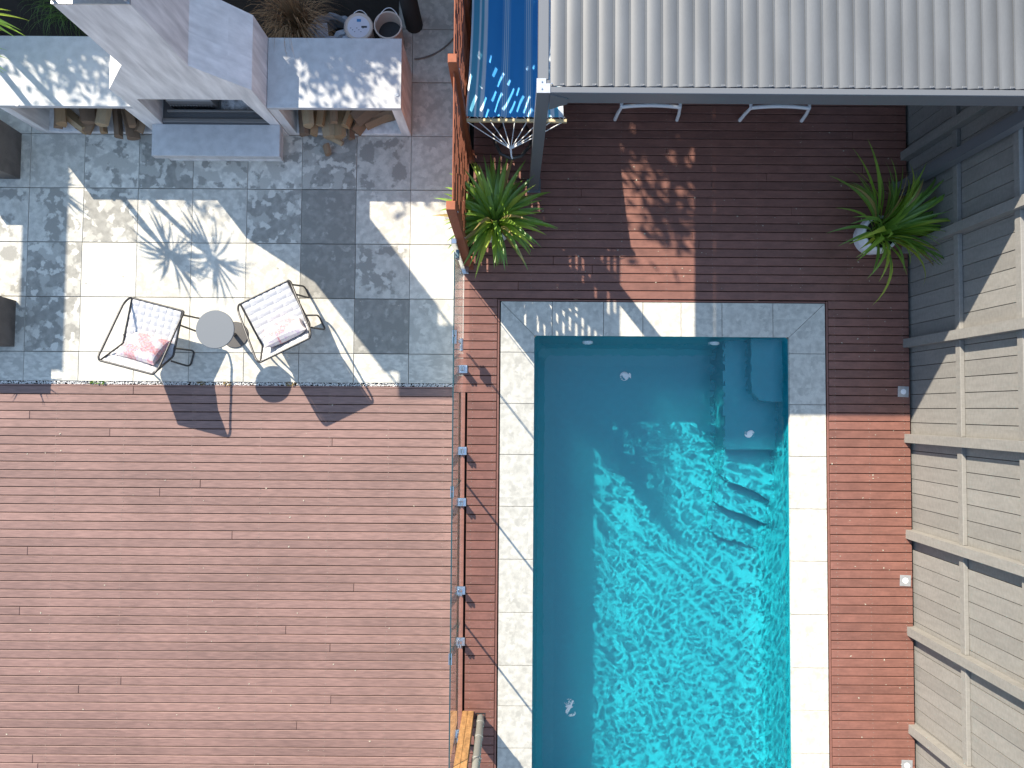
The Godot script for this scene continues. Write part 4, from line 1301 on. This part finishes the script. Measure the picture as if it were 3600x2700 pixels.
func garden_things() -> void:
	# dark rendered boundary wall north of the benches, out of the picture but for its foot
	var w := thing("boundary_wall", "dark painted boundary wall behind the garden bed and buckets", "wall", Vector3(-3.6, 0, -4.9))
	span("wall_face", Vector3(-4.6, -0.15, -0.1), Vector3(3.02, 1.9, 0.0), mat(lin(0.03, 0.032, 0.035), 0.8), w)
	span("wall_cap", Vector3(-4.6, 1.9, -0.13), Vector3(3.02, 1.94, 0.03), mat(lin(0.03, 0.032, 0.035), 0.8), w)
	var rear := thing("added_rear_wall", "unseen dark wall added to block north light behind the loungers", "wall", Vector3(1.95, 0, -6.62))  # unseen wall added to darken the space under the pergola
	span("wall_face", Vector3(-2.5, -0.15, -0.12), Vector3(2.44, 2.7, 0.0), mat(lin(0.05, 0.05, 0.05), 0.8), rear)
	span("wall_cap", Vector3(-2.5, 2.7, -0.15), Vector3(2.44, 2.74, 0.03), mat(lin(0.05, 0.05, 0.05), 0.8), rear)
	var bed := thing("garden_bed", "dark mulched garden bed behind the benches", "garden bed", Vector3(-4.0, 0, -4.3))
	bed.set_meta("kind", "structure")
	var m := Mesher.new()
	var hn := noise(FastNoiseLite.TYPE_SIMPLEX, 3.0, 3, 2)
	for i in 60:
		for j in 12:
			var c := []
			for d in [[0, 0], [1, 0], [1, 1], [0, 1]]:
				var x: float = -3.6 + (i + d[0]) * 0.105; var z: float = -0.5 + (j + d[1]) * 0.085
				c.append(Vector3(x, 0.004 + 0.03 * absf(hn.get_noise_2d(x, z)), z))
			m.quad(c[0], c[1], c[2], c[3])
	part("mulch", m.done(), M.soil, bed)
	var bucket_white := mat(lin(0.62, 0.52, 0.44), 0.5)
	for d in [["lidded paint bucket standing behind the bench beside the open bucket", -1.66, -4.05, true], ["open paint bucket standing behind the bench end", -1.35, -4.08, false]]:
		var b := thing("paint_bucket", d[0], "bucket", Vector3(d[1], 0.03, d[2]), 0.0, "buckets behind the bench")
		var s := Mesher.new()
		s.lathe([Vector2(0.001, 0.0), Vector2(0.115, 0.0), Vector2(0.14, 0.34), Vector2(0.150, 0.34), Vector2(0.150, 0.355), Vector2(0.136, 0.355), Vector2(0.112, 0.02), Vector2(0.001, 0.02)], 36)
		part("shell", s.done(), bucket_white, b)
		var hd := Mesher.new()
		hd.tube(arc(Vector3(-0.15, 0.33, 0), Vector3(0.02, 0.40, -0.36), Vector3(0.15, 0.33, 0.0), 12), 0.004, 6)
		part("handle", hd.done(), M.white_plastic, b)
		if d[3]:
			var l := Mesher.new()
			l.lathe([Vector2(0.152, 0.345), Vector2(0.155, 0.362), Vector2(0.148, 0.372), Vector2(0.138, 0.362), Vector2(0.001, 0.362)], 36)
			part("lid", l.done(), bucket_white, b)
			var lb := Mesher.new()
			lb.lathe([Vector2(0.118, 0.364), Vector2(0.001, 0.3645)], 36)
			part("lid_label", lb.done(), mat(lin(0.66, 0.64, 0.70), 0.5), b)
			span("label_print", Vector3(-0.02, 0.3655, -0.085), Vector3(0.025, 0.3662, -0.055), mat(lin(0.05, 0.22, 0.45), 0.6), b, 0.0)
			span("label_print", Vector3(0.03, 0.3655, -0.01), Vector3(0.09, 0.3662, 0.01), mat(lin(0.04, 0.04, 0.05), 0.6), b, 0.0)
			for k in 7:
				span("label_print", Vector3(-0.09 + k * 0.022, 0.3655, 0.01 + (k % 3) * 0.02), Vector3(-0.078 + k * 0.022, 0.3662, 0.016 + (k % 3) * 0.02), mat(lin(0.04, 0.04, 0.05), 0.6), b, 0.0)
		else:
			var fill := Mesher.new()
			fill.lathe([Vector2(0.126, 0.20), Vector2(0.001, 0.20)], 30)
			part("contents", fill.done(), M.dark, b)
	var bag := thing("cement_bag", "torn grey plastic bag slumped open behind the bench", "bag", Vector3(-1.98, 0.03, -4.08), 0.2)
	var bm := Mesher.new()
	var bn := noise(FastNoiseLite.TYPE_SIMPLEX, 6.0, 3, 4)
	var prof := [[0.20, 0.0], [0.24, 0.10], [0.22, 0.22], [0.19, 0.31], [0.15, 0.33], [0.13, 0.26]]
	var rings := []
	for p in prof:
		var ring := []
		for k in 22:
			var a := TAU * k / 22.0
			var rr: float = p[0] * (1.0 + 0.22 * bn.get_noise_2d(cos(a) * 0.7 + 3, sin(a) * 0.7 + p[1] * 2))
			var yy: float = p[1] + (0.05 * bn.get_noise_2d(cos(a) + 9, sin(a)) if p[1] > 0.2 else 0.0)
			ring.append(Vector3(cos(a) * rr * 1.15, yy, sin(a) * rr * 0.8))
		rings.append(ring)
	for i in prof.size() - 1:
		for k in 22:
			var j := (k + 1) % 22
			bm.quad(rings[i][k], rings[i][j], rings[i + 1][j], rings[i + 1][k])
	part("sack", bm.done(), mat(lin(0.33, 0.36, 0.40), 0.45), bag)
	var fl := Mesher.new()
	for k in 3:
		var a := 0.6 + k * 1.5
		var o := Vector3(cos(a) * 0.15, 0.33, sin(a) * 0.12)
		fl.quad(o, o + Vector3(0.12, 0.02, 0.03), o + Vector3(0.10, -0.04, 0.14), o + Vector3(-0.02, -0.03, 0.11))
	part("torn_flap", fl.done(), mat(lin(0.42, 0.44, 0.50), 0.45), bag)
	var post := thing("dark_trunk", "dark round trunk rising from the bed beside the bare slab", "trunk", Vector3(-1.13, 0, -4.30))
	var tm := Mesher.new()
	tm.tube([Vector3(0, -0.1, 0), Vector3(0.01, 0.8, 0), Vector3(0, 1.9, -0.02)], 0.10, 14, 0.09)
	part("stem", tm.done(), mat(lin(0.022, 0.024, 0.024), 0.85), post)
	var hose := thing("garden_cable", "thin grey cable curving from the bench end to the screen", "cable")
	var hm := Mesher.new()
	var hp := arc(Vector3(-1.12, 0.02, -3.90), Vector3(-0.85, 0.014, -3.93), Vector3(-0.68, 0.014, -4.15), 10)
	hp.append_array(arc(Vector3(-0.67, 0.014, -4.17), Vector3(-0.62, 0.014, -4.35), Vector3(-0.62, 0.014, -4.6), 6))
	hm.tube(hp, 0.008, 6)
	part("cord", hm.done(), mat(lin(0.16, 0.14, 0.12), 0.7), hose)
	var off := thing("timber_offcut", "grey timber board leaning behind the bench beside the flue", "board", Vector3(-4.20, 0.0, -3.95))
	part("board", block(Vector3(0.55, 0.75, 0.03), 0.002), M.fence[0], off, Vector3(0, 0.03, 0), Vector3(-0.12, 0, 0))
	# tall dark planters at the western edge
	for d in [[-2.775, "tall dark stone planter standing next to the firewood bench"], [-0.905, "tall dark stone planter standing next to the weathered deck"]]:
		var p := thing("stone_planter", d[1], "planter", Vector3(-5.74, 0, d[0]), 0.0, "tall dark planters on the patio edge")
		var h := 0.47
		var pm := Mesher.new()
		var lo := 0.255; var hi := 0.275
		for s in 4:
			var a := Vector3(-lo, 0.002, lo).rotated(Vector3.UP, PI / 2 * s); var b := Vector3(lo, 0.002, lo).rotated(Vector3.UP, PI / 2 * s)
			var c := Vector3(hi, h, hi).rotated(Vector3.UP, PI / 2 * s); var e := Vector3(-hi, h, hi).rotated(Vector3.UP, PI / 2 * s)
			var c2 := Vector3(hi - 0.04, h, hi - 0.04).rotated(Vector3.UP, PI / 2 * s); var e2 := Vector3(-hi + 0.04, h, hi - 0.04).rotated(Vector3.UP, PI / 2 * s)
			pm.quad(a, e, c, b)
			pm.quad(e, e2, c2, c)
			pm.quad(e2, e2 - Vector3(0, 0.1, 0), c2 - Vector3(0, 0.1, 0), c2)
		part("shell", pm.done(), mat(lin(0.14, 0.125, 0.112), 0.7, speckle_texture(128, 15, 0.08, 0.2), Vector3(1.5, 1.5, 1.5)), p)
		span("soil", Vector3(-0.235, h - 0.12, -0.235), Vector3(0.235, h - 0.06, 0.235), M.soil, p, 0.0)
		var q := RandomNumberGenerator.new()
		q.seed = int(absf(d[0]) * 100)
		for k in 26:
			var l := part("leaf", boxes_leaf(), M.leaf[q.randi() % 3], p, Vector3(q.randf_range(-0.1, 0.1), h - 0.07, q.randf_range(-0.1, 0.1)))
			l.basis = Basis(Vector3.UP, q.randf() * TAU) * Basis(Vector3.BACK, q.randf_range(-0.4, 0.4)) * 0.7
	# unseen board added overhead, west, to cast a shadow strip along the patio
	var ev := thing("shade_board", "unseen board added overhead to cast shade along the patio edge", "eave", Vector3(-7.33, 2.5, -3.2))
	span("shade_plank", Vector3(-0.22, 0, -2.6), Vector3(0.22, 0.04, 0.12), M.split[1], ev)
	span("plank_edge", Vector3(0.2205, -0.05, -2.6), Vector3(0.24, 0.06, 0.12), M.split[2], ev)

func boxes_leaf() -> ArrayMesh:
	if not boxes.has("planter_leaf"):
		boxes["planter_leaf"] = blade_mesh(0.5, 0.035, 1.0)
	return boxes["planter_leaf"]

func small_things() -> void:
	var n := 0
	for d in [[4.297, -0.227, "square steel deck light in the shaded boards below the pergola"], [4.29, 1.828, "square steel deck light in the sunny boards halfway along the fence"], [4.28, 3.80, "square steel deck light in the boards at the pool's far end"]]:
		var u := thing("deck_light", d[2], "deck light", Vector3(d[0], 0.0, d[1]), -0.04, "square deck lights along the fence")
		part("plate", block(Vector3(0.118, 0.004, 0.118), 0.001), M.zinc, u, Vector3(0, 0.0018, 0))
		var l := Mesher.new()
		l.lathe([Vector2(0.030, 0.0), Vector2(0.030, 0.0025), Vector2(0.022, 0.004), Vector2(0.001, 0.0045)], 24)
		part("lens", l.done(), M.white_plastic, u, Vector3(0, 0.0058, 0))
	var post := thing("timber_post", "tall orange timber post with a long split beside the downpipe", "post", Vector3(-0.45, 0, 3.315))
	var tp := Mesher.new()
	tp.box(Vector3(-0.060, 0.002, -0.060), Vector3(-0.0035, 2.7, 0.060), 0.003)
	tp.box(Vector3(0.0005, 0.002, -0.060), Vector3(0.060, 2.7, 0.060), 0.003)
	tp.box(Vector3(-0.0035, 0.002, -0.050), Vector3(0.0005, 2.69, 0.060), 0.0)
	part("shaft", tp.done(), mat(lin(0.55, 0.29, 0.11), 0.7, grain_texture(256, 256, 61, 0.12, 0.12, 0.4), Vector3(4, 0.5, 4)), post)
	var pipe := thing("downpipe", "grey round downpipe rising beside the orange timber post", "pipe", Vector3(-0.315, 0, 3.33))
	var grey := mat(lin(0.24, 0.24, 0.215), 0.5)
	var pm := Mesher.new()
	pm.lathe([Vector2(0.040, 0.002), Vector2(0.040, 2.7)], 24)
	part("tube", pm.done(), grey, pipe)
	for y in [0.10, 0.42, 0.85, 1.5]:
		var c := Mesher.new()
		c.lathe([Vector2(0.0405, y), Vector2(0.046, y + 0.004), Vector2(0.046, y + 0.05), Vector2(0.0405, y + 0.054)], 24)
		part("collar", c.done(), grey, pipe)
	for y in [0.6, 1.1]:
		span("bracket", Vector3(-0.075, y, -0.004), Vector3(-0.0405, y + 0.02, 0.004), M.dark, pipe)
	var hole := thing("painted_opening", "square black plate painting an opening in the deck under the downpipe", "drain", Vector3(-0.315, 0, 3.33))
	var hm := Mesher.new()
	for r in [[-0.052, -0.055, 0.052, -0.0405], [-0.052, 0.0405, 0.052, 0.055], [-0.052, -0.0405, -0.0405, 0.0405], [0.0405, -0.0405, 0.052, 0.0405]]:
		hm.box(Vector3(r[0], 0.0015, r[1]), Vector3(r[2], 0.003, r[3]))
	part("dark_plate", hm.done(), M.dark, hole)  # black colour stands in for the dark of an opening; none is cut

func surroundings() -> void:
	# added houses, unseen outside the picture, placed to block low sky light
	var clad := mat(lin(0.11, 0.11, 0.115), 0.8)
	var tin := mat(lin(0.16, 0.165, 0.17), 0.6)
	for d in [["added_neighbour_house", "unseen dark house added beyond the paling fence to block low sky", Vector3(6.6, 0, 0), -PI / 2, 16.0, 5.2], ["added_main_house", "unseen dark house added behind the orange timber post to block low sky", Vector3(-1.0, 0, 8.2), PI, 18.0, 5.6]]:
		var h := thing(d[0], d[1], "house", d[2], d[3])
		var w: float = d[4]; var t: float = d[5]
		span("wall", Vector3(-w / 2, -0.15, -3.0), Vector3(w / 2, t, 0.0), clad, h, 0.0)
		var k := 0.2
		while k < t - 0.2:
			span("weatherboard", Vector3(-w / 2, k, 0.001), Vector3(w / 2, k + 0.19, 0.018), clad, h, 0.004)
			k += 0.2
		var roof := Mesher.new()
		roof.prism(PackedVector2Array([Vector2(0.35, t), Vector2(0.35, t + 0.06), Vector2(-1.5, t + 0.9), Vector2(-3.3, t + 0.06), Vector2(-3.3, t)]), func(pz: float, py: float, e: float) -> Vector3: return Vector3(-w / 2 - 0.2 + e, py, pz), w + 0.4)
		part("roof", roof.done(), tin, h)
		for x in [-5.0, 0.0, 5.0]:
			var f := span("window", Vector3(x - 0.7, 2.9, 0.019), Vector3(x + 0.7, 4.1, 0.05), M.white_plastic, h, 0.004)
			part("pane", block(Vector3(1.24, 1.04, 0.006), 0.0), M.glass_edge, f, Vector3(0, 0.08, 0.020))

func fallen_petals() -> void:
	# pale petals and bits of leaf lying about
	var m := Mesher.new()
	m.quad(Vector3(-0.5, 0, 0), Vector3(0, 0.12, -0.3), Vector3(0.5, 0, 0), Vector3(0, 0.08, 0.32))
	var mm := MultiMesh.new()
	mm.transform_format = MultiMesh.TRANSFORM_3D
	mm.mesh = m.done()
	mm.instance_count = 210
	for i in mm.instance_count:
		var p := Vector3(rng.randf_range(3.5, 4.33), 0.003, rng.randf_range(-3.0, 4.0))
		var pick := rng.randf()
		if pick < 0.35:
			p = Vector3(rng.randf_range(0.3, 4.3), 0.003, rng.randf_range(-3.2, -1.25))
		elif pick < 0.65:
			p = Vector3(rng.randf_range(-5.6, -0.7), 0.003, rng.randf_range(-0.2, 4.0))
		elif pick < 0.8:
			p = Vector3(rng.randf_range(-5.4, -0.7), 0.003, rng.randf_range(-2.9, -0.3))
		var k := rng.randf_range(0.010, 0.026)
		mm.set_instance_transform(i, Transform3D(Basis(Vector3.UP, rng.randf() * TAU).scaled(Vector3.ONE * k), p))
	var o := MultiMeshInstance3D.new()
	o.name = numbered("fallen_petals")
	o.multimesh = mm
	o.material_override = mat(lin(0.42, 0.38, 0.30), 0.9)
	add_child(o)
	o.set_meta("kind", "stuff")
	o.set_meta("label", "tiny pale petals and leaf bits scattered over decks and patio")
	o.set_meta("category", "litter")
